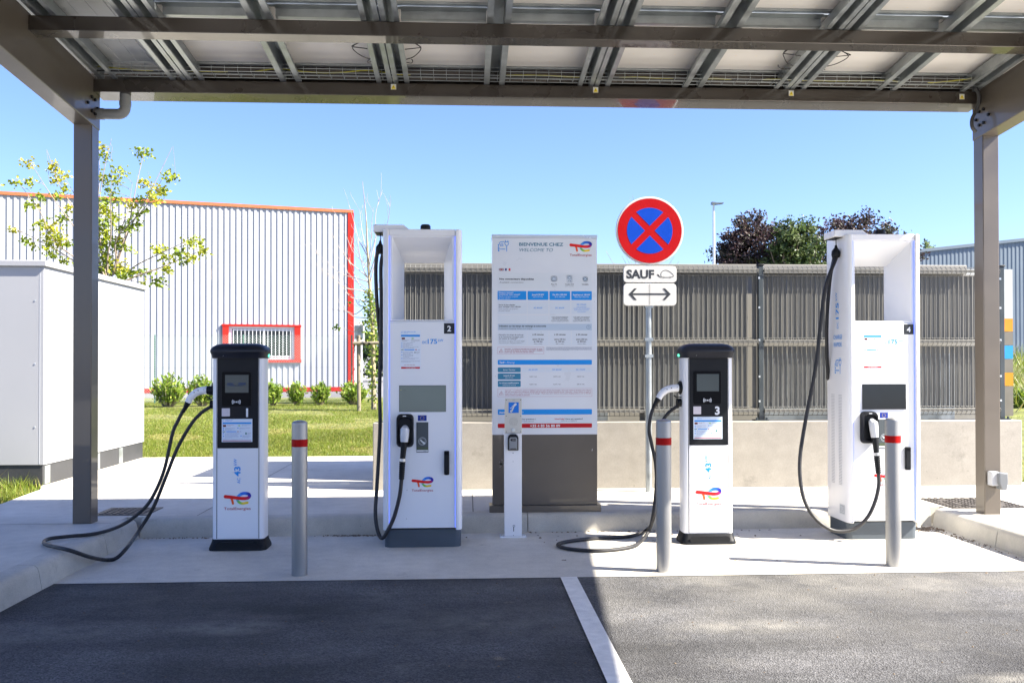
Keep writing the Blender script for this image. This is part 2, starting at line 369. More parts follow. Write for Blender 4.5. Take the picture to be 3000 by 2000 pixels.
    def lines(s, x0, x1, z, n, dz, h, c, rng, l=2):
        """rows of print too small to read in the photograph, as rows of word-long dashes"""
        for i in range(n):
            x = x0; e = x1 if i < n - 1 else x0 + (x1 - x0) * rng.uniform(.45, .9)
            while x < e - h:
                wl = min(rng.uniform(2.0, 7) * h, e - x); s.rect(x, x + wl, z - i * dz, z - i * dz + h * rng.uniform(.6, .9), c, l); x += wl + h * .8
    def ev_icon(s, x, z, k, c, l=2):
        """front of a car beside a plug; k = height"""
        def q(*p): return [(x + a * k, z + b * k) for a, b in p]
        t = .055 * k
        s.stroke(q((.55, .86), (.3, .86), (.2, .8), (.1, .55)), t, c, l); s.stroke(q((.02, .6), (.12, .55)), t, c, l)
        s.stroke(q((.1, .55), (.06, .45), (.06, .08)), t, c, l); s.stroke(q((.06, .2), (.66, .2)), t, c, l); s.stroke(q((.06, .36), (.18, .33)), t, c, l)
        s.stroke(q((.24, .5), (.32, .7), (.5, .7)), t * .8, c, l); s.stroke(q((.24, .5), (.5, .5)), t * .8, c, l); s.stroke(q((.38, .58), (.5, .6)), t * .7, c, l)
        s.rect(x + .03 * k, x + .16 * k, z, z + .1 * k, c, l)
        s.stroke(q((.64, .84), (.66, .66), (.74, .54), (.82, .52), (.9, .54), (.98, .66), (1., .84), (.64, .84)), t, c, l)
        s.stroke(q((.72, .84), (.72, .98)), t, c, l); s.stroke(q((.92, .84), (.92, .98)), t, c, l); s.stroke(q((.82, .52), (.82, 0)), t, c, l)
    def eu(s, x0, x1, z0, z1):
        s.rect(x0, x1, z0, z1, srgb(20, 50, 140), 1); cx, cz, r = (x0 + x1) / 2, (z0 + z1) / 2, (z1 - z0) * .33
        for i in range(12): s.disc(cx + r * math.cos(i * math.pi / 6), cz + r * math.sin(i * math.pi / 6), r * .13, srgb(240, 205, 60), 2, 8)
W_ = (.74, .76, .79); BLU = srgb(35, 145, 225); DK = (.03, .035, .045); GRY = (.2, .22, .25)

# ================================================================== THE SETTING
Z0 = .15   # level of the raised pavement
def sheet(name, pts, z, m): 
    b = MB(); b.add([(x, y, z) for x, y in pts], [tuple(range(len(pts)))]); return kind(b.build(name, m, smooth=False), 'structure')
sheet('ground', [(-400, -400), (400, -400), (400, 400), (-400, 400)], -.04, SOIL)
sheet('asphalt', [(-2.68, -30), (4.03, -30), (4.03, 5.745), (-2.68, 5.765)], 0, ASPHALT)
sheet('apron', [(-2.68, 5.725), (.6, 5.715), (4.03, 5.725), (4.03, 7.5), (-2.68, 7.3)], .004, APRON)
sheet('bay_line', [(.60, -6), (.707, -6), (.707, 5.714), (.60, 5.714)], .008, PAINT)
rg = random.Random(5)
# ragged seam of bitumen over the concrete edge is part of the asphalt sheet's outline; the slab
b = MB(); b.prism([(-14, -20), (-2.752, -20), (-2.752, 7.355), (4.102, 7.515), (4.102, -20), (14, -20), (14, 9.0), (5.72, 9.0), (5.72, 12.2), (-4.40, 12.2), (-4.37, 9.36), (-4.24, 9.06), (-4.14, 8.11), (-14, 8.11)], 'z', -.1, Z0)
slab = kind(b.build('pavement', SLAB, smooth=False), 'structure')
b = MB()   # sawn joints in the slab
for x0, y0, x1, y1 in ((-14, 7.05, -2.76, 7.05), (-2.2, 7.36, -2.2, 12.2), (.05, 7.4, .05, 8.75), (3.2, 7.5, 3.2, 8.8), (-14, 3.0, -2.76, 3.0), (-.95, 9, -4.2, 9)):
    d = Vector((x1 - x0, y1 - y0)).normalized() * .004; b.add([(x0 - d.y, y0 + d.x, Z0 + .003), (x0 + d.y, y0 - d.x, Z0 + .003), (x1 + d.y, y1 - d.x, Z0 + .003), (x1 - d.y, y1 + d.x, Z0 + .003)], [(0, 1, 2, 3)])
kind(b.build('pavement_joints', pbr('joint_dark', (.13, .125, .115), .9, var=.2), smooth=False), 'structure')
# kerbs: stones with a battered, rounded nose
def kerb(p0, p1, inward, name, nstart=0.0, lens=1.0):
    p0 = Vector(p0); p1 = Vector(p1); d = (p1 - p0); Lh = d.length; d.normalize(); n = Vector(inward)
    prof = [(0.0, -.08), (0.0, .0), (.018, .105), (.026, .132), (.045, .150), (.07, Z0 + .004), (.155, Z0 + .004), (.155, -.08)]
    b = MB(); t = 0; first = True
    while t < Lh - .02:
        e = min(t + (nstart if first and nstart else lens), Lh); first = False
        loops = []
        for q in (t + .003, e - .003):
            o = p0 + d * q; loops.append([(o.x + n.x * u, o.y + n.y * u, z) for u, z in prof])
        b.loft(loops); t = e
    return kind(b.build(name, KERB, angle=50), 'structure')
kerb((-2.6, 7.205), (-2.6, -12), (-1, 0), 'kerb', .62, 1.0)
kerb((-2.6, 7.205), (3.95, 7.37), (-.025, 1), 'kerb', 3.1, 1.66)
kerb((3.95, 7.37), (3.95, -12), (1, 0), 'kerb', .9, 1.0)
# dirt and small stones gathered against the kerb foot
b = MB(); rr = random.Random(8)
def grit(cx, cy, sx, sy, n, z=.005):
    for _ in range(n):
        x, y, r, h = cx + rr.gauss(0, sx), cy + rr.gauss(0, sy), rr.uniform(.004, .014), rr.uniform(.003, .010); a = rr.uniform(0, 3)
        if not (-2.59 < x < 3.94): continue
        pts = [(x + r * rr.uniform(.5, 1.5) * math.cos(a + k * 1.57), y + r * rr.uniform(.4, 1) * math.sin(a + k * 1.57), z) for k in range(4)]
        b.add(pts + [(x, y, z + h)], [(0, 1, 4), (1, 2, 4), (2, 3, 4), (3, 0, 4)])
grit(3.80, 7.22, .10, .06, 260); grit(3.9, 6.7, .03, .35, 90); grit(-.9, 7.21, .13, .012, 120); grit(1.4, 7.26, .6, .012, 70); grit(-2.2, 7.18, .4, .012, 50); grit(1.6, 7.0, .9, .12, 40); grit(2.6, 6.3, 1, .4, 30)
for _ in range(150):     # loose chippings on the asphalt
    x, y, q = rr.uniform(-2.5, 3.9), rr.uniform(3.3, 5.7), rr.uniform(.003, .008); b.add([(x - q, y, .001), (x, y - q * .7, .001), (x + q, y + q * .2, .001), (x + q * .2, y + q, .001), (x, y, .001 + q * .8)], [(0, 1, 4), (1, 2, 4), (2, 3, 4), (3, 0, 4)])
kind(b.build('grit', pbr('dry_litter', (.16, .12, .08), .95, var=.4, vs=20), smooth=False), 'stuff')

# lawn, road far left and the banks
b = MB(); b.add([(x, y, .115) for x, y in ((-300, 8.05), (300, 8.05), (300, 36.9), (-300, 36.9))], [(0, 1, 2, 3)]); kind(b.build('lawn', LAWN, smooth=False), 'structure')
sheet('far_road', [(-300, 36.9), (300, 36.9), (300, 108), (-300, 108)], .10, ROADM)
def bank(name, x0, x1, y0, y1, h, seed):
    r2 = random.Random(seed); nx, ny = 22, 10; b = MB(); vs = []
    for j in range(ny + 1):
        for i in range(nx + 1):
            t = j / ny; s = min(1, 4 * i / nx, 4 * (nx - i) / nx)
            vs.append((x0 + (x1 - x0) * i / nx, y0 + (y1 - y0) * t, .09 + h * s * math.sin(min(1, t * 1.6) * math.pi / 2) * (.9 + .2 * r2.random())))
    b.add(vs, [(j * (nx + 1) + i, j * (nx + 1) + i + 1, (j + 1) * (nx + 1) + i + 1, (j + 1) * (nx + 1) + i) for j in range(ny) for i in range(nx)])
    return kind(b.build(name, LAWN), 'structure')
bank('grass_bank', 12, 42, 21, 40, 1.6, 1)
bank('far_bank', -40, 30, 104, 125, 3.0, 2)

def blades(name, spots, seed, hmin, hmax, cols, width=.012, patch=False):
    r2 = random.Random(seed); v = []; f = []; c = []
    for (n, fn) in spots:
        for _ in range(n):
            x, y, z = fn(r2); a = r2.uniform(0, 6.283); h = r2.uniform(hmin, hmax) * (1.5 if r2.random() < .06 else 1); lx, ly = r2.gauss(0, .5) * h, r2.gauss(0, .5) * h
            k = cols[r2.randrange(len(cols))]; q = r2.uniform(.75, 1.25)
            if patch:      # worn, yellowish and lush patches of the sward
                m = math.sin(x * 1.3 + 2 * math.sin(y * .55)) + math.sin(y * .9 - x * .6 + 1.7) + .7 * math.sin(x * 3.1 + y * 1.9)
                if m > .9:
                    if r2.random() < .45: continue
                    k = (.30, .27, .085) if r2.random() < .6 else k; h *= .7
                elif m < -.9: h *= 1.3; q *= .85
            wx, wy = math.cos(a) * width * .5, math.sin(a) * width * .5; o = len(v)
            v += [(x - wx, y - wy, z), (x + wx, y + wy, z), (x + lx, y + ly, z + h)]; f.append((o, o + 1, o + 2))
            kk = (k[0] * q, k[1] * q, k[2] * q); c += [kk, kk, kk]
    m = MB(); m.v, m.f, m.c, m.m = v, f, c, [0] * len(f)
    return kind(m.build(name, LEAF, smooth=False), 'stuff')
GC = [(.13, .18, .015), (.17, .22, .02), (.10, .15, .015), (.22, .23, .035), (.30, .26, .08), (.15, .21, .02), (.18, .24, .025)]
def spot_lawn(y0, y1):
    def fn(r):
        while True:
            y = y0 + (y1 - y0) * r.random() ** 1.25
            xl, xr = y * -.385, y * -.09; x = r.uniform(xl, xr)
            if y > 12.25 or x < -4.42: return (x, y, .112)
    return fn
blades('grass', [(150000, spot_lawn(12.2, 18)), (110000, spot_lawn(17, 34)), (11000, lambda r: (r.uniform(-6.4, -4.28), r.uniform(8.15, 9.2), .11)), (9000, lambda r: (r.uniform(5.75, 7.5), r.uniform(9.05, 14), .11)), (8000, lambda r: (r.uniform(6.5, 14), r.uniform(13, 24), .11))], 3, .02, .055, GC, .010, True)
blades('tall_grass', [(5000, lambda r: ((lambda t: (r.uniform(13, 30), 21.5 + t * 12, .09 + 1.5 * math.sin(min(1, t * 12 / 19 * 1.6) * math.pi / 2)))(r.random()))), (5000, lambda r: (r.uniform(-22, -8), r.uniform(104, 118), 1.6))], 4, .3, .8, GC + [(.3, .3, .2)], .03)
blades('kerb_weeds', [(240, lambda r: (r.gauss(-4.6, .12), r.gauss(9.28, .05), .12)), (160, lambda r: (r.uniform(-4.32, -4.2), r.uniform(8.2, 9.2), .12))], 9, .05, .16, GC, .008)

# ================================================================== CARPORT
SL = .0873
def rs(x, y, h): return (x, y, 3.515 + SL * (7.04 - y) + h)      # roof space: h above the underside of the beams
cp = thing('carport', 'taupe steel carport with a sloping solar panel roof, standing over the charging bays', 'carport', (.65, 7.1, Z0), world=True)
b = MB()
def post(x0, x1, name='post'):
    b = MB(); b.box(x0, x1, 7.05, 7.185, Z0 - .02, 3.50); o = b.build(name, TAUPE, cp, bevel=.006); return o
pl = post(-3.055, -2.914); pr = post(4.222, 4.357); pr['label'] = 'sunlit taupe post on the right, with a grey socket box'
XL0, XL1, XR0, XR1 = -3.056, -2.908, 4.216, 4.362
YF, YB = -1.2, 7.40     # front and back edge of the roof
for x0, x1, s in ((XL0, XL1, 1), (XR0, XR1, -1)):
    b = MB(); b.box(x0, x1, YF + .3, 7.19, -.265, .12, rs); rf = b.build('rafter', TAUPE, cp, bevel=.006)
    bb = MB(); xx = x1 if s > 0 else x0
    for y, h in ((7.02, -.06), (7.08, -.06), (7.02, -.17), (7.08, -.17), (6.95, -.13), (7.13, -.11)):
        bb = MB(); p = rs(xx, y, h); bb.loft([[(p[0] + q * s, p[1] + .013 * math.cos(k * 1.047), p[2] + .013 * math.sin(k * 1.047)) for k in range(6)] for q in (-.002, .014)]); bb.build('bolt', BLACK, rf)
for i, y in enumerate((7.06, 6.03, 4.2, 2.4, .6, -.9)):
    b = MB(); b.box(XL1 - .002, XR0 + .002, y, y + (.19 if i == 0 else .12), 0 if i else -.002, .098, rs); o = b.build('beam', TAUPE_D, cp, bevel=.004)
    if i == 0:
        o['label'] = 'hollow rear beam that also carries the rain water'
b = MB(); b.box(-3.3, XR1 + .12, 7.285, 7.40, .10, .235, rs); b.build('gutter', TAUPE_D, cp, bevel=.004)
# rails along the slope
def hat(b, x, wd, lip, h0=.10, h1=.215, y0=YF, y1=7.075, dx=0):
    i = wd / 2 - lip; t = .003
    for sx in (-1, 1):
        b.box(*(sorted((x + sx * i, x + sx * (wd / 2)))), y0, y1, h0, h0 + t, rs)
        b.box(*(sorted((x + sx * i, x + sx * (i - t)))), y0, y1, h0 + t, h1, rs)
        b.box(*(sorted((x + sx * wd / 2, x + sx * (wd / 2 - t)))), y0, y1, h0 + t, h0 + .022, rs)
    b.box(x - i, x + i, y0, y1, h1 - t, h1, rs)
bays = [-2.19, -.585, 1.02, 2.62]
for x in bays:
    b = MB(); hat(b, x - .067, .125, .034); b.build('rail', GALV, cp)
    b = MB(); hat(b, x + .067, .125, .034); b.build('rail', GALV, cp)
for x in (-1.385, .22, 1.82, 3.42):
    b = MB(); hat(b, x, .165, .042); b.build('rail', GALV, cp)
for x in (XL1 + .11, XR0 - .10):
    b = MB(); hat(b, x, .14, .034); b.build('rail', GALV, cp)
# solar panels: rows up the slope
rows = [(7.06, 6.07), (6.05, 5.06), (5.04, 4.05), (4.03, 3.04), (3.02, 2.03), (2.01, 1.02), (1.0, .01), (-.01, -1.18)]
xs = [(-2.19, -.585), (-.585, 1.02), (1.02, 2.62), (2.62, 4.46)]
for (x0, x1) in xs:
    for (y1, y0) in rows:
        b = MB(); b.box(x0 + .01, x1 - .01, y0 + .01, y1 - .01, .236, .241, rs); p = b.build('solar_panel', PANEL, cp, smooth=False)
        f = MB()
        for a in ((x0 + .006, x1 - .006, y0, y0 + .03), (x0 + .006, x1 - .006, y1 - .03, y1)): f.box(*a, .218, .2345, rs)
        for a in ((x0 + .006, x0 + .03, y0 + .031, y1 - .031), (x1 - .03, x1 - .006, y0 + .031, y1 - .031)): f.box(*a, .218, .2345, rs)
        f.build('panel_frame', GALV, p)
b = MB()
n = 9
for k in range(n * 2):
    x = XL0 - .25 + (-2.195 - XL0 + .25) * k / (n * 2); x2 = XL0 - .25 + (-2.195 - XL0 + .25) * (k + 1) / (n * 2) - .0015
    b.box(x, x2, YF, 7.28, .226 if k % 2 else .229, .242, rs)
b.build('ribbed_sheet', RIBSHEET, cp, smooth=False)
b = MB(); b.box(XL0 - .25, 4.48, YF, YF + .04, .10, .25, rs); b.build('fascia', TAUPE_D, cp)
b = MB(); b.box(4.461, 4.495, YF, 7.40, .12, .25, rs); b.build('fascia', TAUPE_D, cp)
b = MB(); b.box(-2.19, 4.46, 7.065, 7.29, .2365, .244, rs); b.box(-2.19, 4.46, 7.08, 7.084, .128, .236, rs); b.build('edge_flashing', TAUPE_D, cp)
for x0_, x1_ in ((-3.055, -2.914), (4.222, 4.357)):
    b = MB(); b.box(x0_, x1_, -.83, -.695, .1, 3.94); b.build('post', TAUPE, cp, bevel=.006)
# cross members between the rails under each row joint
xr = sorted([x for x in bays] + [-1.385, .22, 1.82, 3.42] + [XR0 - .02])
for ya in (6.10, 5.05, 4.04, 3.03):
    for i in range(len(xr) - 1):
        b = MB(); m0 = .135 if xr[i] in bays else .085; m1 = .135 if xr[i + 1] in bays else .085
        if i == len(xr) - 2: m1 = .02
        b.box(xr[i] + m0, xr[i + 1] - m1, ya - .06, ya, .205, .209, rs); b.box(xr[i] + m0, xr[i + 1] - m1, ya - .003, ya, .150, .2045, rs); b.box(xr[i] + m0, xr[i + 1] - m1, ya + .0005, ya + .035, .150, .154, rs)
        b.build('cross_member', GALV, cp)
# wire cable tray in front of the rear beam, with its earth cable
b = MB(); ty0, ty1, x0, x1 = 6.90, 7.02, XL1 + .02, XR0 - .03
for y, h in ((ty0, .165), (ty0, .135), (ty0, .105), (ty0 + .06, .105), (ty1, .105), (ty1, .135)):
    b.tube([rs(x0, y, h), rs((x0 + x1) / 2, y, h), rs(x1, y, h)], .0021, 5)
x = x0 + .03
while x < x1:
    b.tube([rs(x, ty0, .168), rs(x, ty0, .103), rs(x, ty1, .103), rs(x, ty1, .14)], .0018, 4); x += .1
b.build('cable_tray', GALV, cp)
b = MB(); rt = random.Random(2); pts = []
x = x0 + .05
while x < x1 - .05: pts.append(rs(x, ty0 + .03 + rt.uniform(-.012, .02), .112 + rt.uniform(0, .008) + (.03 if rt.random() < .12 else 0))); x += .23
b.tube(catmull(pts, 4), .005, 6); b.build('earth_cable', YG, cp)
b = MB(); pts = [rs(q[0], q[1] + .04, 3.515 * 0 + .113) for q in [(x0 + .05 + .4 * i, ty0, 0) for i in range(18)]]
b.tube(pts, .008, 6); b.build('supply_cable', RUBBER, cp)
for u, v in ((1153, 255), (1745, 264), (2318, 274), (2818, 284)):
    p = A(u, v, 7.052); pr_ = Print(7.0545 - .003); pr_.rect(p.x - .021, p.x + .021, p.z - .022, p.z + .022, (.62, .62, .58)); pr_.poly([(p.x - .017, p.z - .012), (p.x + .017, p.z - .012), (p.x, p.z + .017)], srgb(225, 200, 10), 2)
    pr_.poly([(p.x + .002, p.z + .009), (p.x - .004, p.z - .001), (p.x + .003, p.z - .001), (p.x - .001, p.z - .009), (p.x + .0, p.z + .002), (p.x - .003, p.z + .002)], DK, 3); pr_.rect(p.x - .016, p.x + .016, p.z - .019, p.z - .014, srgb(225, 200, 10), 2); pr_.build('warning_label', cp)
# junction boxes and hanging leads beside the double rails
for x in (-.585, 2.62):
    for sx in (-1, 1):
        b = MB(); b.box(x + sx * .175 - .045, x + sx * .175 + .045, 6.48, 6.585, .212, .2345, rs); jb = b.build('junction_box', BLACK, cp, bevel=.004)
        c = MB()
        for l in (((.17, 6.57, .212), (.235, 6.53, .16), (.25, 6.49, .13), (.225, 6.46, .112), (.135, 6.47, .105)), ((.19, 6.58, .212), (.245, 6.53, .15), (.24, 6.53, .12), (.19, 6.60, .108), (.135, 6.64, .105)), ((.135, 6.70, .108), (.165, 6.76, .13), (.17, 6.84, .18), (.16, 6.88, .212))):
            c.tube(catmull([rs(x + sx * q, y, h) for q, y, h in l], 6), .0035, 6)
        c.build('lead', RUBBER, jb)
# downpipe from the beam into the left post
p1, p2, p3 = A(367, 262, 7.13), A(367, 318, 7.13), A(285, 334, 7.13)
b = MB(); b.tube([p1 + Vector((0, 0, .03)), p1, p2 + Vector((0, 0, .01))] + [Vector((p2.x - .055 + .055 * math.cos(t), 7.13, p3.z + .055 - .055 * math.sin(t) )) for t in (.3, .6, .9, 1.2, 1.5)] + [p3 + Vector((.05, 0, 0)), p3 + Vector((-.03, 0, 0))], .041, 16)
for a, c in (((p2 + Vector((0, 0, .02))), (p2 + Vector((0, 0, .055)))), ((p3 + Vector((.02, 0, 0))), (p3 + Vector((.05, 0, 0)))), ((p1 + Vector((0, 0, -.03))), (p1 + Vector((0, 0, .0))))): b.tube([a, c], .045, 16)
b.build('downpipe', PVC, cp, angle=40)
b = MB(); b.tube(catmull([A(2860, 258, 7.0), A(2868, 285, 7.0), A(2862, 320, 7.02), A(2848, 348, 7.03), A(2848, 372, 7.03), A(2858, 387, 7.04)], 8), .014, 8); b.build('conduit', pbr('dark_conduit', (.035, .035, .036), .5, var=.1), cp)
b = MB(); b.tube([rs(4.17, 6.93, .12), rs(4.17, 4.6, .12)], .016, 10); b.build('light_tube', WHITE, cp)
# socket box on the right post
q = A(2912, 1400, 7.05); s = 7.2 / 2600
b = MB(); b.box(q.x - .058, q.x + .005, 6.985, 7.049, q.z - .055, q.z + .060); sb = b.build('socket_box', pbr('socket_grey', (.42, .43, .44), .5, var=.05), cp, bevel=.007)
b = MB(); b.prism([(q.x - .012, q.z + .052), (q.x + .058, q.z + .052), (q.x + .062, q.z - .02), (q.x + .052, q.z - .085), (q.x + .012, q.z - .085), (q.x - .010, q.z - .03)], 'y', 6.955, 7.04); b.build('socket_cover', pbr('socket_cover_grey', (.15, .16, .17), .5, var=.05), sb, bevel=.006)

# ================================================================== CHARGING STATIONS
def notice_tall(p, x0, x1, z0, z1, seed):
    """the tall instruction sticker of the fast chargers"""
    r = random.Random(seed); wd = x1 - x0; H = z1 - z0
    p.rect(x0 - .006, x1 + .006, z0 - .004, z1 + .006, (.74, .79, .86), 1)
    Z = lambda t: z1 - H * t
    p.ev_icon(x0, Z(.05), .014, BLU); p.lines(x0 + .02, x1, Z(.015), 1, .01, .0035, BLU, r); p.lines(x0 + .02, x0 + .06, Z(.05), 1, .01, .003, BLU, r)
    p.rect(x0, x1, Z(.14), Z(.088), BLU, 2)
    p.rect(x0 + .005, x0 + .029, Z(.215), Z(.165), (.16, .02, .025), 2); p.rect(x0 + .01, x0 + .022, Z(.2), Z(.18), (.03, .02, .02), 3); p.rect(x0 + .077, x0 + .097, Z(.215), Z(.165), (.55, .68, .55), 2); p.disc(x0 + .087, Z(.19), .003, (.1, .4, .12), 3)
    p.lines(x0 + .005, x0 + .06, Z(.24), 2, .007, .0025, GRY, r); p.lines(x0 + .075, x1, Z(.235), 3, .006, .0022, GRY, r)
    for t, nl in ((.315, 2), (.37, 2), (.42, 2), (.555, 3), (.635, 3), (.725, 2)):
        p.disc(x0 + .006, Z(t), .0035, BLU, 2, 12); p.lines(x0 + .014, x0 + .09 + (.04 if nl == 2 and t > .4 else 0), Z(t - .002), nl, .008, .0028, (.28, .33, .42), r)
    p.rect(x0, x0 + .02, Z(.505), Z(.478), (.25, .38, .42), 2); p.rect(x0 + .024, x0 + .1, Z(.505), Z(.478), BLU, 2); p.rect(x0 + .107, x0 + .117, Z(.505), Z(.48), (.4, .04, .05), 2); p.rect(x0 + .125, x1, Z(.5), Z(.49), (.2, .25, .5), 2)
    p.rect(x0 + .1, x0 + .108, Z(.58), Z(.55), (.1, .12, .14), 2); p.lines(x0 + .112, x1, Z(.55), 3, .006, .002, GRY, r)
    p.lines(x0, x1, Z(.79), 3, .0055, .002, (.3, .33, .4), r); p.lines(x0 + .022, x1 - .022, Z(.905), 1, .01, .0035, (.45, .12, .13), r)
    p.rect(x0, x1, Z(1.0), Z(.955), srgb(200, 22, 30), 2); p.text('+33 4 83 56 80 09', (x0 + x1) / 2, Z(.99), .0068, W_, .01, 0, 'c', 3)
def notice_wide(p, x0, x1, z0, z1, seed):
    r = random.Random(seed); wd = x1 - x0; H = z1 - z0
    p.rect(x0, x1, z0, z1, (.66, .74, .84), 1)
    X = lambda t: x0 + wd * t; Z = lambda t: z1 - H * t
    p.ev_icon(X(.03), Z(.10), .010, BLU); p.lines(X(.12), X(.64), Z(.045), 1, .01, .0035, (.2, .3, .6), r); p.lines(X(.12), X(.4), Z(.09), 1, .01, .003, BLU, r)
    p.rect(X(.03), X(.97), Z(.22), Z(.15), BLU, 2); p.rect(X(.04), X(.145), Z(.34), Z(.255), (.20, .02, .025), 2); p.rect(X(.06), X(.12), Z(.32), Z(.28), (.04, .02, .02), 3); p.rect(X(.52), X(.62), Z(.34), Z(.25), (.62, .74, .68), 2); p.disc(X(.57), Z(.29), .004, (.1, .4, .12), 3)
    p.lines(X(.17), X(.4), Z(.27), 2, .006, .0025, (.35, .12, .14), r); p.lines(X(.65), X(.94), Z(.265), 2, .006, .0025, (.2, .35, .4), r)
    for x, z, e, nl in ((.06, .40, .43, 2), (.53, .40, .92, 2), (.06, .475, .43, 2), (.06, .63, .58, 3), (.06, .75, .55, 3), (.63, .74, .95, 3)):
        p.disc(X(x), Z(z), .0042, BLU, 2, 12); p.lines(X(x + .045), X(e), Z(z - .005), nl, .0065, .0026, (.25, .33, .5), r)
    p.rect(X(.03), X(.12), Z(.57), Z(.535), (.12, .26, .30), 2); p.rect(X(.15), X(.48), Z(.57), Z(.535), BLU, 2); p.rect(X(.51), X(.55), Z(.57), Z(.535), (.35, .04, .05), 2); p.rect(X(.58), X(.64), Z(.56), Z(.54), (.2, .25, .5), 2)
    p.rect(X(.77), X(.815), Z(.68), Z(.59), (.03, .2, .18), 2); p.lines(X(.83), X(.96), Z(.61), 3, .006, .002, GRY, r); p.lines(X(.03), X(.97), Z(.875), 2, .006, .002, (.3, .35, .45), r)
    p.rect(X(.03), X(.97), Z(.965), Z(.935), srgb(170, 20, 35), 2)

def slow_charger(label, loc, number, seed):
    t = thing('charging_station', label, 'charging station', loc, group='slim black and white charging stations')
    # white body: two rounded side profiles, white door below, black fascia above
    def D(hw, hd, r): return rrect(-hw, hw, -hd, hd, r, 4)
    yc = .085
    b = MB(); b.loft([[(x, yc + y, z) for x, y in D(.191, .085, .03)] for z in (.078, 1.43)]); body = b.build('body', WHITE, t)
    for sx in (-1, 1):
        b = MB(); b.box(*sorted((sx * .1525, sx * .1565)), -.0012, .02, .084, 1.42); b.build('door_gap', BLACK, body)
    b = MB(); b.prism(rrect(-.1495, .1495, .755, 1.425, .004), 'y', -.004, .02); fas = b.build('fascia', BLACK, t)
    b = MB(); b.prism(rrect(-.1495, .1495, .086, .7485, .004), 'y', -.0035, .02); door = b.build('door', WHITEP, t, bevel=.002)
    b = MB(); b.prism(rrect(-.117, .097, 1.069, 1.322, .012), 'y', -.009, 0); bez = b.build('screen_bezel', BLACKG, t, bevel=.002)
    b = MB(); b.box(-.092, .080, -.0105, -.009, 1.168, 1.30); scn = b.build('screen', SCREEND, bez, smooth=False)
    p = Print(-.0105)
    if number == '1':
        for x0, x1, z0, z1 in ((-.08, -.02, 1.217, 1.226), (-.012, .04, 1.217, 1.224), (-.078, -.03, 1.228, 1.24), (.005, .06, 1.226, 1.243), (.03, .036, 1.27, 1.276), (.05, .062, 1.217, 1.223)): p.rr(x0, x1, z0, z1, .004, (.03, .05, .10))
        p.build('screen_writing', bez)
    p = Print(-.009)
    p.disc(-.0105, 1.099, .0055, W_)
    for rr_ in (.015, .0235, .032): 
        for a0 in (-32, 148): p.ring(-.0105, 1.099, rr_, .0042, W_, 1, 10, a0, a0 + 64)
    p.build('contactless_symbol', bez)
    p = Print(-.004)
    p.rr(-.118, -.058, .992, 1.052, .003, (.60, .56, .60)); p.build('blank_sticker', fas); p = Print(-.004); p.text(number, .068, .990, .060, W_, .035, 0, 'c', 2); p.build('number', fas); p = Print(-.004)
    notice_wide(p, -.118, .107, .802, .973, seed); p.build('instruction_sticker', fas)
    p = Print(-.0035)
    p.text('AC', .018, .493, .022, BLU, .008, 0, 'l', 2, .041, 1); p.text('43', .0185, .546, .044, BLU, .028, 0, 'l', 2, .073, 1); p.text('kW', -.008, .628, .022, BLU, .012, 0, 'l', 2, .049, 1); p.build('lettering', door); p = Print(-.0035)
    p.logo(-.003, .383, .20); p.build('emblem', door)
    p = Print(-.0035); p.disc(-.035 if number == '1' else .045, .575 if number == '1' else .455, .0022, (.1, .1, .11), 1, 8); p.build('speck', door)
    b = MB(); L = []
    for z, hw, hd in ((1.424, .196, .112), (1.45, .199, .118), (1.466, .206, .126), (1.478, .2075, .128), (1.492, .204, .125), (1.512, .19, .110), (1.526, .168, .088), (1.534, .13, .06)):
        L.append([(x, yc + y, z) for x, y in rrect(-hw, hw, -hd, hd, min(.055, hd * .7), 5)])
    b.loft(L); cap = b.build('cap', CAPM, t, angle=60)
    for sx in (-1, 1):
        b = MB(); b.box(*sorted((sx * .18, sx * .2035)), yc + .02, yc + .062, 1.435, 1.457); b.build('status_light', GREENLED, cap, bevel=.004)
    p = Print(yc - .1185); p.disc(-.10, 1.442, .0022, (.5, .5, .5)); p.build('screw', cap)
    b = MB(); L = []
    for z, hw, hd, r in ((0, .212, .123, .05), (.012, .213, .125, .05), (.03, .209, .114, .045), (.055, .199, .1, .04), (.08, .1935, .09, .035)): L.append([(x, yc + y, z) for x, y in rrect(-hw, hw, -hd, hd, r, 5)])
    b.loft(L); bs = b.build('base', BLACK, t, angle=60)
    b = MB(); L = []
    for y, k in ((-.037, 1), (-.028, .93), (-.012, .86)): L.append([(x * k, y, .038 + (z - .038) * k) for x, z in rrect(-.155, .155, .012, .064, .024, 5)])
    b.loft(L); b.build('base_moulding', BLACK, bs, angle=60)
    # sockets on the left side
    b = MB(); b.cyl((0, 0), .052, 0, .016, 20); b.v = [(-.191 - z, yc + .0 + x, 1.195 + y) for x, y, z in b.v]; b.build('socket', BLACK, t, bevel=.003)
    b = MB(); b.cyl((0, 0), .032, 0, .035, 18); b.v = [(-.191 - z, yc + x, 1.078 + y) for x, y, z in b.v]; b.build('cable_gland', BLACK, t, bevel=.003)
    b = MB(); b.box(-.232, -.190, yc - .02, yc + .02, 1.118, 1.124); b.tube([(-.225, yc, 1.12), (-.25, yc, 1.134)], .005, 6); b.build('lock_hook', BLACK, t)
    ORG[t.name] = Vector(loc)
    return t
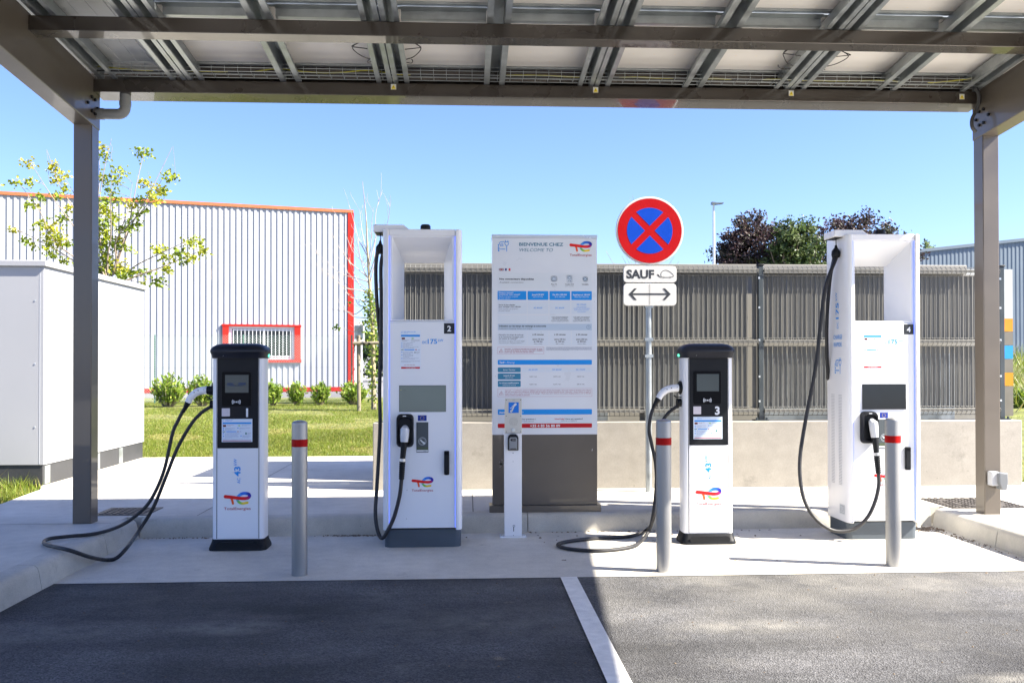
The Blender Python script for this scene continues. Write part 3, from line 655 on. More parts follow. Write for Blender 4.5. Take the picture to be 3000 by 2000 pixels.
def type2_cable(t, u, yc, handle, cable):
    """plug with white curved handle and the black cable that loops on the ground; world points"""
    b = MB(); pts = catmull(handle, 6); n = len(pts); b.tube(pts, [.030 - .006 * (i / n) if i > 1 else .027 for i in range(n)], 14); h = b.build('plug', WHITE, t, angle=60)
    e = pts[-1]; d = (pts[-1] - pts[-2]).normalized()
    b = MB(); b.tube([e, e + d * .02, e + d * .06, e + d * .085], [.023, .021, .014, .0125], 12); b.build('strain_relief', BLACK, h)
    b = MB(); b.tube([pts[0] + Vector((.03, 0, 0)), pts[0], pts[0] + Vector((-.012, 0, 0))], [.034, .034, .031], 14); b.build('collar', BLACK, h)
    for k in (3, 8, 12): b = MB(); q = pts[k]; b.cyly(q.x, q.z + .006, .004, q.y - .0285, q.y - .02, 8); b.build('screw', BLACK, h)
    b = MB(); b.tube(catmull(cable, 7), .0135, 10); b.build('cable', RUBBER, t)
gr = .02
LA1 = Vector((-1.704, 6.71, .004)); LA3 = Vector((1.852, 6.735, .004))
c1 = slow_charger('slim black and white charging station numbered 1, its cable lying over the left kerb', LA1, '1', 1)
c3 = slow_charger('slim black and white charging station numbered 3, right of the no-stopping sign', LA3, '3', 2)
Y1 = LA1.y + .085
def pts_of(lst, Y):
    o = []
    for k in lst:
        u, v = k[0], k[1]; o.append(G(u, v, k[2]) if len(k) > 2 else A(u, v, Y))
    return o
type2_cable(c1, 0, 0, pts_of([(612, 1143), (590, 1144), (572, 1151), (558, 1165), (551, 1178)], Y1 - .02),
    pts_of([(547, 1190), (538, 1200), (520, 1235), (505, 1271), (480, 1379), (444, 1460), (408, 1501)], Y1) + pts_of([(357, 1537, Z0 + .03), (286, 1561, Z0 + gr), (204, 1570, Z0 + gr), (148, 1576.5, Z0 + gr), (130, 1585, Z0 + gr), (138, 1595, Z0 + gr), (204, 1611, Z0 + gr), (265, 1631, .09), (311, 1639, gr), (342, 1633, gr + .01), (372, 1603, .09)], 0) + pts_of([(408, 1552), (449, 1486), (485, 1399), (520, 1312), (561, 1241), (590, 1209), (607, 1197), (621, 1189)], Y1))
Y3 = LA3.y + .085
type2_cable(c3, 0, 0, pts_of([(1992, 1136), (1972, 1137), (1952, 1142), (1938, 1153), (1929, 1167)], Y3 - .02),
    pts_of([(1925, 1178), (1913, 1197), (1905, 1225), (1902, 1262), (1910, 1305), (1921, 1362), (1923, 1450), (1913, 1522)], Y3) + pts_of([(1893, 1552, .03), (1842, 1570, gr), (1740, 1576, gr), (1663, 1585, gr), (1634, 1595, gr), (1663, 1606, gr), (1740, 1612, gr), (1816, 1607, gr), (1867, 1593, gr + .01)], 0) + pts_of([(1898, 1560), (1911, 1520), (1922, 1430), (1927, 1280), (1942, 1232), (1965, 1203), (1995, 1183)], Y3))

def side_print(p, x0, y0):
    """turns a print made for the front so that it lies on the left flank; x of the print runs from the back to the front"""
    p.mb.v = [(x0 + (y - p.y), y0 - x, z) for x, y, z in p.mb.v]; return p
def fast_charger(label, loc, number, seed, rz=0.):
    t = thing('fast_charging_station', label, 'fast charger', loc, group='tall white fast charging stations')
    D_ = .40; fz0, fz1 = .148, 2.391
    # side shells (rounded pillars) standing 2 cm proud of the front
    for sx in (-1, 1):
        prof = [(.25, .012), (.25, -.012), (.256, -.020), (.272, -.018), (.286, -.008), (.295, .012), (.297, .05), (.297, D_ - .03), (.285, D_), (.25, D_)]
        b = MB(); b.prism([(sx * x, y) for x, y in (prof if sx < 0 else prof[::-1])], 'z', fz0 - .012, fz1); b.build('side_shell', WHITE, t, angle=50, bevel=.003)
    # lower cabinet with its door
    b = MB(); b.box(-.249, .249, .012, D_ - .004, fz0, 1.700); b.build('body', WHITEP, t)
    b = MB(); b.prism(rrect(-.2425, .2425, fz0 + .002, 1.690, .004), 'y', -.002, .0118); door = b.build('door', WHITEP, t, bevel=.0015)
    # head: a picture-frame funnel through which the fence shows
    b = MB(); dp = .27
    o = [(-.249, 1.702), (.249, 1.702), (.249, 2.386), (-.249, 2.386)]; o1 = [(-.226, 1.712), (.226, 1.712), (.226, 2.335), (-.226, 2.335)]; i1 = [(-.157, 1.722), (.157, 1.722), (.157, 2.175), (-.157, 2.175)]
    Lp = [[(x, y, z) for x, z in q] for q, y in ((o, dp + .05), (o, .006), (o1, .006), (i1, dp), (i1, dp + .05))]
    b.loft(Lp, cap=False); n0 = 0; b.f += [(j, (j + 1) % 4, 16 + (j + 1) % 4, 16 + j) for j in range(4)]; b.m += [0] * 4
    b.build('head_frame', WHITEP, t, bevel=.004)
    b = MB(); b.box(-.2485, .2485, -.006, .0055, 2.345, 2.392); b.build('header_bar', WHITE, t, bevel=.003)
    for sx in (-1, 1):
        b = MB(); b.box(*sorted((sx * .2495, sx * .2445)), -.004, .0035, .152, 2.343); b.build('light_strip', LED, t, smooth=False)
    b = MB(); b.prism(rrect(-.287, .287, .03, D_ - .01, .05), 'z', 0, fz0 - .013); b.build('plinth', SLATE, t, angle=50)
    # roof arm, hanger, aerial
    b = MB(); b.prism([(-.372, 2.378), (-.372, 2.433), (-.145, 2.433), (-.095, 2.393), (-.28, 2.393), (-.28, 2.378)], 'y', .04, .25); arm = b.build('cable_arm', WHITE, t, bevel=.006)
    b = MB(); b.box(-.36, -.29, .06, .23, 2.3735, 2.3775); b.build('arm_slot', BLACK, arm)
    b = MB(); b.cyl((.02, .09), .039, 2.392, 2.430, 20); b.cyl((.02, .09), .038, 2.4302, 2.441, 20, .031); b.build('aerial', BLACK, t)
    b = MB(); b.tube([(-.325, .12, 2.374), (-.325, .12, 2.315)], .0035, 6); arm_s = b.build('hanger_cord', BLACK, arm)
    b = MB(); b.tube([(-.326, .12, 2.322), (-.326, .12, 2.30), (-.328, .12, 2.275), (-.328, .12, 2.245), (-.328, .12, 2.222)], [.008, .013, .031, .034, .028], 14); b.build('cable_saddle', BLACK, t, angle=60)
    # fittings of the door
    p = Print(-.002)
    p.rect(.162, .2415, 1.607, 1.6865, (.022, .026, .032)); p.text(number, .2017, 1.626, .040, W_, .03, 0, 'c', 2); p.build('number_plate', door); p = Print(-.002)
    notice_tall(p, -.159, -.018, 1.345, 1.624, seed); p.build('instruction_sticker', door); p = Print(-.002)
    p.text('DC', .001, 1.532, .020, BLU, .006, 0, 'l', 2, .033); p.text('175', .040, 1.532, .035, BLU, .02, 0, 'l', 2, .071); p.text('kW', .120, 1.548, .019, BLU, .006, 0, 'l', 2, .037); p.build('lettering', door); p = Print(-.002)
    p.eu(-.034, .032, .953, .995); p.build('flag_sticker', door); p = Print(-.002); p.logo(0.0, .494, .163); p.build('emblem', door)
    for x, z in ((-.115, .435), (-.118, .22)): p = Print(-.002); p.stroke([(x - .003, z), (x + .003, z + .001)], .0035, (.10, .10, .11), 1, 0, False); p.build('speck', door)
    b = MB(); b.box(-.174, .177, -.0035, -.001, 1.020, 1.219); bz = b.build('screen', BLACK, t)
    b = MB(); tl = 0 if number == '2' else .0052; b.prism([(-.0045 - tl, 1.022), (-.0036, 1.022), (-.0036, 1.2155), (-.0045, 1.2155)], 'x', -.172, .175); b.build('screen_glass', SCREEN if number == '2' else DSCREEN, bz, smooth=False)
    if number == '2':
        p = Print(-.0045); r = random.Random(3); p.lines(-.143, -.10, 1.182, 1, .01, .004, (.06, .07, .075), r); p.lines(-.143, -.05, 1.171, 1, .01, .003, (.1, .11, .115), r); p.disc(-.16, 1.186, .0035, (.3, .25, .08)); p.lines(-.12, .12, 1.031, 1, .01, .002, (.10, .11, .12), r); p.build('screen_writing', bz)
    b = MB(); b.box(-.045, .045, -.006, -.001, .716, .943); cr = b.build('card_reader', GREYP, t, bevel=.002)
    p = Print(-.006); p.ring(0, .80, .030, .0035, (.4, .43, .45)); p.ring(0, .80, .022, .002, (.35, .38, .4)); p.stroke([(-.012, .808), (.0, .796), (.014, .786)], (.010, .014), (.62, .65, .67), 2); p.stroke([(-.004, .796), (.012, .778)], .004, (.62, .65, .67), 2)
    p.rect(-.043, .043, .737, .758, (.08, .10, .06), 1); p.rect(-.043, .043, .722, .735, (.62, .64, .66), 1);
    p.rect(.008, .03, .726, .729, GRY, 2); p.build('reader_print', cr)
    b = MB(); b.prism(rrect(.163, .202, .549, .728, .008), 'y', -.030, -.001); hd = b.build('door_handle', BLACK, t, bevel=.005)
    b = MB(); b.box(.167, .198, -.033, -.030, .70, .722); b.cyly(.182, .556, .007, -.034, -.03, 12); b.build('lock', BLACKG, hd)
    # plug holder: a hooded cup
    b = MB(); L = []
    for y, k in ((-.001, 1.0), (-.035, .98), (-.052, .93), (-.052, .80), (-.030, .72)): L.append([(-.1285 + (x + .1285) * k, y, .881 + (z - .881) * k) for x, z in rrect(-.193, -.064, .756, 1.006, .035, 6)])
    b.loft(L); hol = b.build('plug_holder', BLACK, t, angle=50)
    b = MB(); b.box(-.143, -.118, -.0535, -.051, .988, .995); b.build('holder_label', ALU, hol)
    # flank print
    x0 = -.2974
    p = Print(0); p.text('DC', .014, 1.66, .030, BLU, .006, 0, 'l', 2, .055, 1); p.text('175', .02, 1.735, .055, BLU, .02, 0, 'l', 2, .13, 1); p.text('kW', -.01, 1.885, .032, BLU, .006, 0, 'l', 2, .065, 1); side_print(p, x0, .16); p.build('flank_lettering', t); p = Print(0)
    p.text('CHARGE', 0, 1.575, .034, BLU, .004, 0, 'c', 2, .16); side_print(p, x0, .16); p.build('flank_lettering', t); p = Print(0); p.text('RAPIDE', 0, 1.515, .034, BLU, .004, 0, 'c', 2, .15); side_print(p, x0, .16); p.build('flank_lettering', t); p = Print(0); p.ev_icon(-.06, 1.30, .125, BLU); side_print(p, x0, .16); p.build('flank_lettering', t); p = Print(0)
    p.rect(.02, .12, .19, .27, (.62, .64, .66), 1); p.frame(.03, .11, .2, .26, .003, GRY, 2); p.lines(.035, .105, .25, 5, .009, .003, GRY, random.Random(4), 2)
    side_print(p, x0, .16); p.build('rating_plate', t)
    for y in (.12, .26):
        b = MB()
        for k in range(60): b.box(-.2985, -.2969, y - .03, y + .03, .42 + k * .012, .424 + k * .012)
        b.build('flank_vent', pbr('vent_shadow', (.45, .46, .48), .6, var=0), t, smooth=False)
    ORG[t.name] = Vector(loc)
    return t
def ccs_plug(t, org, g0, g1, g2, g3):
    """heavy connector: white-grey nose in the holder, black handle, silver collar, ribbed strain relief; world points from top to bottom"""
    b = MB(); b.tube([g0 + Vector((0, .03, .012)), g0, g0 + (g1 - g0) * .5, g1], [.024, .034, .033, .028], 16); n = b.build('plug', pbr('plug_grey', (.58, .60, .63), .3, var=.03, coat=.3), t, angle=50)
    d = (g2 - g1); b = MB(); b.tube([g1 - d * .02, g1 + d * .1, g1 + d * .5, g2], [.0255, .025, .0215, .0205], 14); b.build('plug_handle', BLACK, n, angle=50)
    e = (g3 - g2).normalized(); b = MB(); b.tube([g2 - e * .006, g2 + e * .016], .0265, 16); b.build('collar', ALU, n)
    b = MB(); L = (g3 - g2).length; q = []; rr_ = []
    for k in range(9):
        a = .018 + (L - .018) * k / 9; q += [g2 + e * a, g2 + e * (a + .009), g2 + e * (a + .011), g2 + e * (a + .0135)]; s = .0235 - .0004 * k; rr_ += [s, s, s - .003, s - .003]
    b.tube(q, rr_, 12); b.build('strain_relief', BLACK, n)
LF2 = Vector((-.335, 6.70, .004)); LF4 = Vector((3.262, 6.80, .004))
f2 = fast_charger('tall white fast charging station numbered 2, with a pale screen, left of the information board', LF2, '2', 5)
f4 = fast_charger('tall white fast charging station numbered 4, with a dark screen, at the right end', LF4, '4', 6)
def q8(lst, o, s): return [(o[0] + x / s, o[1] + y / s) for x, y in lst]
yp = LF2.y - .06
g = [A(*k, yp) for k in q8([(494, 72), (487, 210), (468, 410), (455, 645)], (1060, 1240), 3.92)]
ccs_plug(f2, 0, *g)
lo = q8([(457, 630), (455, 655), (434, 830), (375, 1060), (305, 1215)], (1060, 1240), 3.92)
ctr = q8([(248, 1308), (205, 1292), (168, 1160), (156, 1000), (168, 800), (192, 400), (210, 0)], (1060, 1240), 3.92)
top = [(1112, 1140), (1116, 1000), (1117, 880), (1116, 780)]
cb = [A(*k, yp) for k in lo] + [A(k[0], k[1], LF2.y - .04 + .16 * min(1, i / 5)) for i, k in enumerate(ctr)] + [A(*k, LF2.y + .12) for k in top] + [LF2 + Vector((-.305, .12, 2.235)), LF2 + Vector((-.322, .12, 2.262))]
b = MB(); b.tube(catmull(cb, 7), .0145, 10); b.build('cable', RUBBER, f2)
cb = [LF2 + Vector((-.335, .12, 2.262)), LF2 + Vector((-.348, .12, 2.235)), A(1101, 790, LF2.y + .13), A(1104, 880, LF2.y + .14), A(1111, 960, LF2.y + .16), A(1118, 1020, LF2.y + .2), LF2 + Vector((-.298, .26, 1.35)), LF2 + Vector((-.28, .28, 1.28))]
b = MB(); b.tube(catmull(cb, 7), .0145, 10); b.build('cable', RUBBER, f2)
yp = LF4.y - .07
g = [A(*k, yp) for k in q8([(640, 445), (652, 560), (666, 692), (682, 860)], (2330, 1080), 2.8)]
ccs_plug(f4, 0, *g)
lo = q8([(681, 845), (684, 880), (684, 960), (655, 1085), (595, 1212), (500, 1302), (390, 1331)], (2330, 1080), 2.8)
ctr = q8([(280, 1312), (160, 1220), (76, 1080), (40, 900), (41, 700), (90, 390), (165, 0)], (2330, 1080), 2.8)
cb = [A(*k, yp) for k in lo] + [A(k[0], k[1], LF4.y - .06 + .18 * min(1, i / 5)) for i, k in enumerate(ctr)] + [A(2330 + 240 / 3.135, 640 + 900 / 3.135, LF4.y + .12), A(2330 + 285 / 3.135, 640 + 600 / 3.135, LF4.y + .12), LF4 + Vector((-.318, .12, 2.235)), LF4 + Vector((-.322, .12, 2.262))]
b = MB(); b.tube(catmull(cb, 7), .0145, 10); b.build('cable', RUBBER, f4)
cb = [LF4 + Vector((-.335, .13, 2.262)), LF4 + Vector((-.334, .14, 2.22)), A(2330 + 318 / 3.135, 640 + 560 / 3.135, LF4.y + .2), A(2330 + 292 / 3.135, 640 + 900 / 3.135, LF4.y + .24), A(2330 + 290 / 3.135, 640 + 1200 / 3.135, LF4.y + .3), A(2330 + 300 / 3.135, 640 + 1450 / 3.135, LF4.y + .34), LF4 + Vector((-.297, .36, 1.27)), LF4 + Vector((-.27, .37, 1.22))]
b = MB(); b.tube(catmull(cb, 7), .0145, 10); b.build('cable', RUBBER, f4)

# ================================================================== STREET FURNITURE
def bollard(loc, label):
    t = thing('bollard', label, 'bollard', loc, group='stainless bollards guarding the chargers')
    r = .0505; b = MB(); n = 40
    prof = [(r, 0), (r, .01), (r, .43), (r, .86), (r, .868)]; b.loft([[(q * math.cos(2 * math.pi * i / n), q * math.sin(2 * math.pi * i / n), z) for i in range(n)] for q, z in prof], cap=True); b.build('tube', STEEL, t)
    b = MB(); b.loft([[(q * math.cos(2 * math.pi * i / n), q * math.sin(2 * math.pi * i / n), z) for i in range(n)] for q, z in ((r + .0015, .838), (r + .0015, .886))], cap=True); b.build('reflective_band', RED, t)
    b = MB(); b.loft([[(q * math.cos(2 * math.pi * i / n), q * math.sin(2 * math.pi * i / n), z) for i in range(n)] for q, z in ((r, .8862), (r, .984), (r, .988), (r * .97, .9945), (r * .8, 1.003), (r * .4, 1.008), (.002, 1.009))], cap=True); b.build('domed_top', STEEL, t, angle=30)
    return t
bollard((-1.096, 5.885, .004), 'stainless bollard with red band in the shade between chargers 1 and 2')
bollard((1.306, 5.85, .004), 'stainless bollard with red band just left of charger 3, by the white bay line')
bollard((2.902, 5.922, .004), 'sunlit stainless bollard with red band in front of charger 4')

# help-call post
hp = thing('help_post', 'white steel help-call post with a blue ear symbol, before the information board', 'help post', (.366, 7.10, .004))
b = MB(); b.box(-.0695, .0695, -.035, .035, .012, .828); pp = b.build('post', WHITE, hp, bevel=.004)
b = MB(); b.box(-.104, .104, -.05, .06, 0, .012); bp_ = b.build('base_plate', WHITE, hp, bevel=.002)
for x in (-.088, .088):
    b = MB(); b.cyl((x, -.025), .011, .012, .024, 6); b.build('bolt', GALVW, bp_)
STL = pbr('satin_steel_plate', (.52, .50, .45), .38, metal=.55, var=.05)
b = MB(); b.box(-.0635, .0695, -.043, .035, .829, 1.105); ic = b.build('call_panel', STL, hp, bevel=.002)
p = Print(-.043)
p.rect(-.036, .046, .991, 1.076, srgb(20, 110, 205)); wv = (.62, .68, .72)
p.stroke([(-.012, 1.008), (-.004, 1.020), (.002, 1.032), (.006, 1.045)], (.012, .010), wv, 2, 4); p.stroke([(.006, 1.045), (.014, 1.054), (.020, 1.060)], (.014, .018), wv, 2, 3); p.stroke([(-.016, 1.004), (-.008, 1.012)], .016, wv, 2); p.stroke([(-.004, 1.048), (-.010, 1.034), (-.022, 1.028)], .004, wv, 2, 4)
for i in range(13):
    for j in range(13):
        x, z = (i - 6) * .0055, (j - 6) * .0055
        if x * x + z * z < .036 ** 2: p.disc(.004 + x, .922 + z, .0013, (.12, .11, .09), 1, 6)
for x in (-.054, .060):
    for z in (.842, .967, 1.093): p.disc(x, z, .004, (.15, .14, .12), 1, 10)
p.rect(-.004, .016, 1.09, 1.0925, (.15, .14, .12)); p.rect(.02, .04, .856, .8575, (.25, .24, .2))
p.build('call_panel_print', ic)
b = MB(); b.cyly(.002, .855, .016, -.054, -.043, 20); b.build('call_button', GALVW, ic, bevel=.003)
b = MB(); b.prism([(-.042, .695), (.042, .695), (.042, .795), (.036, .812), (.022, .822), (-.022, .822), (-.036, .812), (-.042, .795)], 'y', -.066, -.0345); kb = b.build('key_safe', BLACK, hp, bevel=.004)
b = MB(); b.prism([(-.032, .702), (.032, .702), (.032, .785), (.024, .800), (-.024, .800), (-.032, .785)], 'y', -.074, -.066); kf = b.build('key_safe_door', pbr('key_safe_grey', (.24, .25, .26), .4, metal=.4, var=.08), kb, bevel=.003)
p = Print(-.074); p.rr(-.016, .020, .768, .790, .003, (.02, .02, .025));
for i in range(3):
    for j in range(2): p.disc(-.004 + i * .009, .774 + j * .009, .003, (.3, .3, .3), 2, 8)
p.rr(-.024, .024, .705, .712, .001, (.03, .03, .035)); p.disc(-.019, .779, .005, (.02, .02, .025), 2, 10); p.build('key_pad', kf)
p = Print(-.035)
p.disc(0.0, .672, .004, (.12, .12, .13)); p.disc(0, .604, .003, (.2, .2, .21)); p.stroke([(.004, .052), (.004, .085)], .006, (.05, .05, .055)); p.ring(.006, .092, .010, .005, (.3, .31, .32), 1, 16); p.disc(.002, .018, .003, (.1, .1, .1)); p.build('holes', pp)

# information board
BX, BY = .651, 7.40
ib = thing('information_board', 'tall white information board with blue price tables on a taupe foot', 'information board', (BX, BY, Z0))
S = 352.0
b = MB(); b.box(-.44, .44, .0, .13, .646, 2.285); fa = b.build('board', pbr('board_white', (.72, .75, .80), .35, var=.02, coat=.2), ib)
b = MB(); b.box(-.443, .443, -.004, .134, 2.286, 2.315); b.build('top_rail', ALU, ib, bevel=.002)
b = MB(); b.box(-.439, .439, .0005, .129, .06, .6435); ft = b.build('foot', TAUPE, ib, bevel=.002)
b = MB(); b.box(-.465, .465, -.035, .165, 0, .059); b.build('plinth', TAUPE, ib, bevel=.003)
p = Print(.0005); r = random.Random(11)
for _ in range(26):
    a = r.uniform(0, 6.28); q = r.uniform(0, .028); p.disc(-.365 + q * math.cos(a) * .8, .40 + q * math.sin(a) * 1.5, r.uniform(.003, .009), (.20, .19, .18), 1, 9)
p.build('scuff', ft); p = Print(.0005); p.stroke([(.395, .508), (.398, .516), (.397, .524)], .005, (.4, .4, .4)); p.build('scuff', ft)
p = Print(0.0)
def bx(u): return (u - 1597) / S
def bz(v): return (1501 - v) / S
def c1_(x, y): return bx(1420 + x / 5.808), bz(670 + y / 5.808)       # measured on three enlargements of the board
def c2_(x, y): return bx(1420 + x / 6.533), bz(920 + y / 6.533)
def c3_(x, y): return bx(1420 + x / 3.267), bz(1120 + y / 3.267)
def T(cf, s, x, y0, y1, c, bold=0., ital=0., al='l', wd=None):
    X, zb = cf(x, y1); zt = cf(x, y0)[1]; k = {c1_: 5.808, c2_: 6.533, c3_: 3.267}[cf] * S
    p.text(s, X, zb, zt - zb, c, bold, ital, al, 2, wd / k if wd else None)
def B(cf, x0, x1, y0, y1, c, r=0, l=1):
    a, z1 = cf(x0, y0); e, z0 = cf(x1, y1)
    if r: p.rr(a, e, z0, z1, r, c, l)
    else: p.rect(a, e, z0, z1, c, l)
TEAL = srgb(70, 125, 150); STEELB = srgb(95, 130, 160); PALE = (.66, .72, .80); PALE2 = (.50, .60, .72); BLB = srgb(25, 145, 230); TL2 = srgb(60, 130, 165)
x, z = c1_(222, 380); p.ev_icon(x, z, 190 / 5.808 / S, BLB)
T(c1_, 'BIENVENUE CHEZ', 590, 230, 284, TEAL, .022, 0, 'l', 758); T(c1_, 'WELCOME TO', 595, 325, 380, TEAL, .0, .25, 'l', 575)
x, z = c1_(1646, 291); p.logo(x, z, 385 / 5.808 / S)
# the two flags
B(c1_, 243, 330, 670, 711, srgb(40, 45, 110), 0, 1)
a, z1 = c1_(243, 670); e, z0 = c1_(330, 711)
p.stroke([(a, z0), (e, z1)], .0022, W_, 2, 0, False); p.stroke([(a, z1), (e, z0)], .0022, W_, 2, 0, False)
B(c1_, 243, 330, 682, 699, W_, 0, 3); B(c1_, 278, 295, 670, 711, W_, 0, 3); B(c1_, 243, 330, 686, 695, srgb(190, 30, 45), 0, 4); B(c1_, 282, 291, 670, 711, srgb(190, 30, 45), 0, 4)
B(c1_, 348, 378, 670, 711, srgb(40, 50, 130)); B(c1_, 378, 410, 670, 711, W_); B(c1_, 410, 440, 670, 711, srgb(200, 40, 50))
B(c1_, 222, 1838, 745, 1010, (.69, .735, .79)); 
T(c1_, 'Nos connecteurs disponibles', 250, 836, 866, DK, .03, 0, 'l', 592); T(c1_, 'Available connectors', 250, 892, 922, GRY, 0, .25, 'l', 412)
for cx, cy, kk in ((1187, 845, 0), (1453, 848, 1), (1725, 847, 2)):
    X, Zc = c1_(cx, cy); u = 1 / 5.808 / S
    if kk == 1: p.rr(X - 46 * u, X + 46 * u, Zc - 62 * u, Zc + 64 * u, 14 * u, STEELB); p.rr(X - 39 * u, X + 39 * u, Zc - 55 * u, Zc + 57 * u, 11 * u, PALE, 2); Zi = Zc + 22 * u; rr0 = 32
    else: p.rr(X - 55 * u, X + 55 * u, Zc - 48 * u, Zc + 48 * u, (44 if kk == 0 else 36) * u, STEELB) if kk == 0 else p.disc(X, Zc, 46 * u, STEELB); p.rr(X - 46 * u, X + 46 * u, Zc - 39 * u, Zc + 39 * u, 36 * u, PALE, 2) if kk == 0 else p.disc(X, Zc, 38 * u, PALE, 2); Zi = Zc; rr0 = 30
    p.ring(X, Zi, (rr0 + 3) * u, 4 * u, STEELB, 3, 24)
    for n in range(6 if kk < 2 else 4):
        a = n * 2 * math.pi / (6 if kk < 2 else 4) + .5 * (kk < 2); p.disc(X + 19 * u * math.cos(a), Zi + 19 * u * math.sin(a), (6 if kk < 2 else 9) * u, STEELB, 4, 12)
    if kk == 1: p.rr(X - 30 * u, X + 30 * u, Zc - 48 * u, Zc - 20 * u, 5 * u, W_, 3); p.disc(X - 12 * u, Zc - 33 * u, 9 * u, STEELB, 4, 14); p.disc(X + 14 * u, Zc - 33 * u, 9 * u, STEELB, 4, 14)
T(c1_, 'Prise T2', 1187, 930, 948, DK, .025, 0, 'c', 98); T(c1_, 'Type 2', 1187, 960, 978, GRY, 0, .25, 'c', 76); T(c1_, 'Combo CCS', 1453, 930, 948, DK, .025, 0, 'c', 150); T(c1_, 'CCS Combo', 1453, 960, 978, GRY, 0, .25, 'c', 148); T(c1_, 'ChadeMo', 1725, 930, 948, DK, .025, 0, 'c', 116)
for x0, x1 in ((220, 713), (733, 1090), (1108, 1465), (1484, 1838)): B(c1_, x0, x1, 1056, 1208, BLB, .005)
for s, y in (('Puissance maximale', 1075), ('acceptée par votre véhicule*', 1107)): T(c1_, s, 240, y, y + 20, W_, .02, 0, 'l', 250 if y < 1100 else 368)
for s, y in (('Maximum power accepted', 1142), ('by your vehicle*', 1174)): T(c1_, s, 240, y, y + 18, W_, 0, .25, 'l', 330 if y < 1150 else 200)
for cx, s1, s2, w1, w2 in ((912, "Jusqu'à 50 kW", 'Up to 50 kWh', 210, 170), (1287, 'De 50 à 100 kW', '50 to 100 kWh', 246, 180), (1661, 'Supérieure à 100 kW', 'More than 100 kWh', 300, 246)): T(c1_, s1, cx, 1104, 1130, W_, .03, 0, 'c', w1); T(c1_, s2, cx, 1145, 1164, W_, 0, .25, 'c', w2)
for x0, x1 in ((222, 722), (733, 1090), (1108, 1466), (1484, 1838)): B(c1_, x0, x1, 1228, 1448, PALE); B(c1_, x0, x1, 1472, 1600, (.68, .735, .80))
for s, y, it, wd in (('Borne la plus adaptée', 1283, 0, 278), ('pour recharger votre véhicule', 1314, 0, 375), ('Most suitable charge point', 1350, 1, 330), ('for your vehicle', 1380, 1, 190)): T(c1_, s, 240, y, y + 19, GRY if it else DK, 0 if it else .025, .25 * it, 'l', wd)
T(c1_, 'AC 43 kW', 912, 1330, 1355, BLB, .015, 0, 'c', 150); T(c1_, 'DC 50 kW', 1287, 1330, 1355, BLB, .015, 0, 'c', 154); T(c1_, 'DC 175 kW', 1661, 1273, 1298, BLB, .015, 0, 'c', 162)
for s, y, it, wd in (('avec connecteur', 1318, 0, 170), ('Combo CCS recommandé', 1344, 0, 274), ('CCS Combo connector', 1372, 1, 250), ('recommended', 1398, 1, 150)): T(c1_, s, 1661, y, y + 16, BLB, .015 * (1 - it), .25 * it, 'c', wd)
for cx, kw in ((1287, '175'), (1661, '50')):
    for s, y, it, wd in (("ou DC %skW selon l'équipement" % kw, 1492, 0, 288), ('disponible dans votre station', 1514, 0, 256), ('or DC %skW, depending on the' % kw, 1538, 1, 284), ('equipment available at your station', 1560, 1, 300)): T(c1_, s, cx, y, y + 15, DK, .02 * (1 - it), .2 * it, 'c', wd)
B(c2_, 252, 2066, 182, 308, PALE2)
T(c2_, 'Indication sur les temps de recharge et autonomie', 276, 212, 242, DK, .03, 0, 'l', 905); T(c2_, 'Indicative charging times and ranges', 276, 258, 286, GRY, 0, .25, 'l', 640)
X, Zc = c2_(2000, 246); u = 1 / 6.533 / S; p.ring(X, Zc, 38 * u, 6 * u, STEELB, 2); p.stroke([(X, Zc + 24 * u), (X, Zc), (X + 14 * u, Zc - 14 * u)], 5 * u, STEELB, 2, 0, False)
for x0, x1 in ((252, 810), (822, 1228), (1246, 1658), (1676, 2066)): B(c2_, x0, x1, 318, 592, (.68, .735, .81))
for s, y, it, wd in (('Estimation du temps de recharge', 382, 0, 472), ("et de l'autonomie récupérée pour", 424, 0, 476), ('une session de recharge**', 458, 0, 366), ('Estimated charging time and range', 500, 1, 494), ('recovered per charging session**', 535, 1, 460)): T(c2_, s, 270, y, y + 24, GRY if it else DK, .012 * (1 - it), .25 * it, 'l', wd)
for cx, a1, a2, a3, a4 in ((1026, '± 45 minutes', 'entre 70 km', 'et 100 km', '70km to 100km'), (1447, '± 35 minutes', 'entre 100 km', 'et 150 km', '100km to 150km'), (1868, '± 30 minutes', 'entre 250 km', 'et 350 km', '250km to 350km')):
    T(c2_, a1, cx, 376, 402, DK, .03, 0, 'c', 218); T(c2_, a2, cx, 468, 494, DK, .03, 0, 'c', 216); T(c2_, a3, cx, 510, 536, DK, .03, 0, 'c', 168); T(c2_, a4, cx, 560, 574, DK, .01, .2, 'c', 160)
RB = srgb(165, 70, 95)
def warn(cf, k, x0, x1, y0, y1, tx, ty):
    a, z1 = cf(x0, y0); e, z0 = cf(x1, y1); p.frame(a, e, z0, z1, .0016, srgb(190, 120, 140), 1)
    X, Zt = cf(tx, ty); u = 1 / k / S; p.stroke([(X - 40 * u, Zt - 68 * u), (X, Zt), (X + 40 * u, Zt - 68 * u), (X - 40 * u, Zt - 68 * u)], 7 * u, RB, 2, 0, True); p.rect(X - 3 * u, X + 3 * u, Zt - 46 * u, Zt - 20 * u, RB, 2); p.disc(X, Zt - 56 * u, 4 * u, RB, 2, 8)
warn(c2_, 6.533, 246, 1138, 630, 762, 316, 664)
for s, y, wd in (('Important : La puissance disponible est susceptible de varier', 656, 728), ('au cours de la session de recharge / Important : Available', 686, 730), ('power may vary during the charging session.', 718, 564)): T(c2_, s, 382, y, y + 20, RB, .018, 0, 'l', wd)
r = random.Random(21); a, z1 = c2_(1186, 630); e, z0 = c2_(2066, 760); p.lines(a, e, z1 - .002, 7, .0044, .0022, (.25, .28, .36), r)
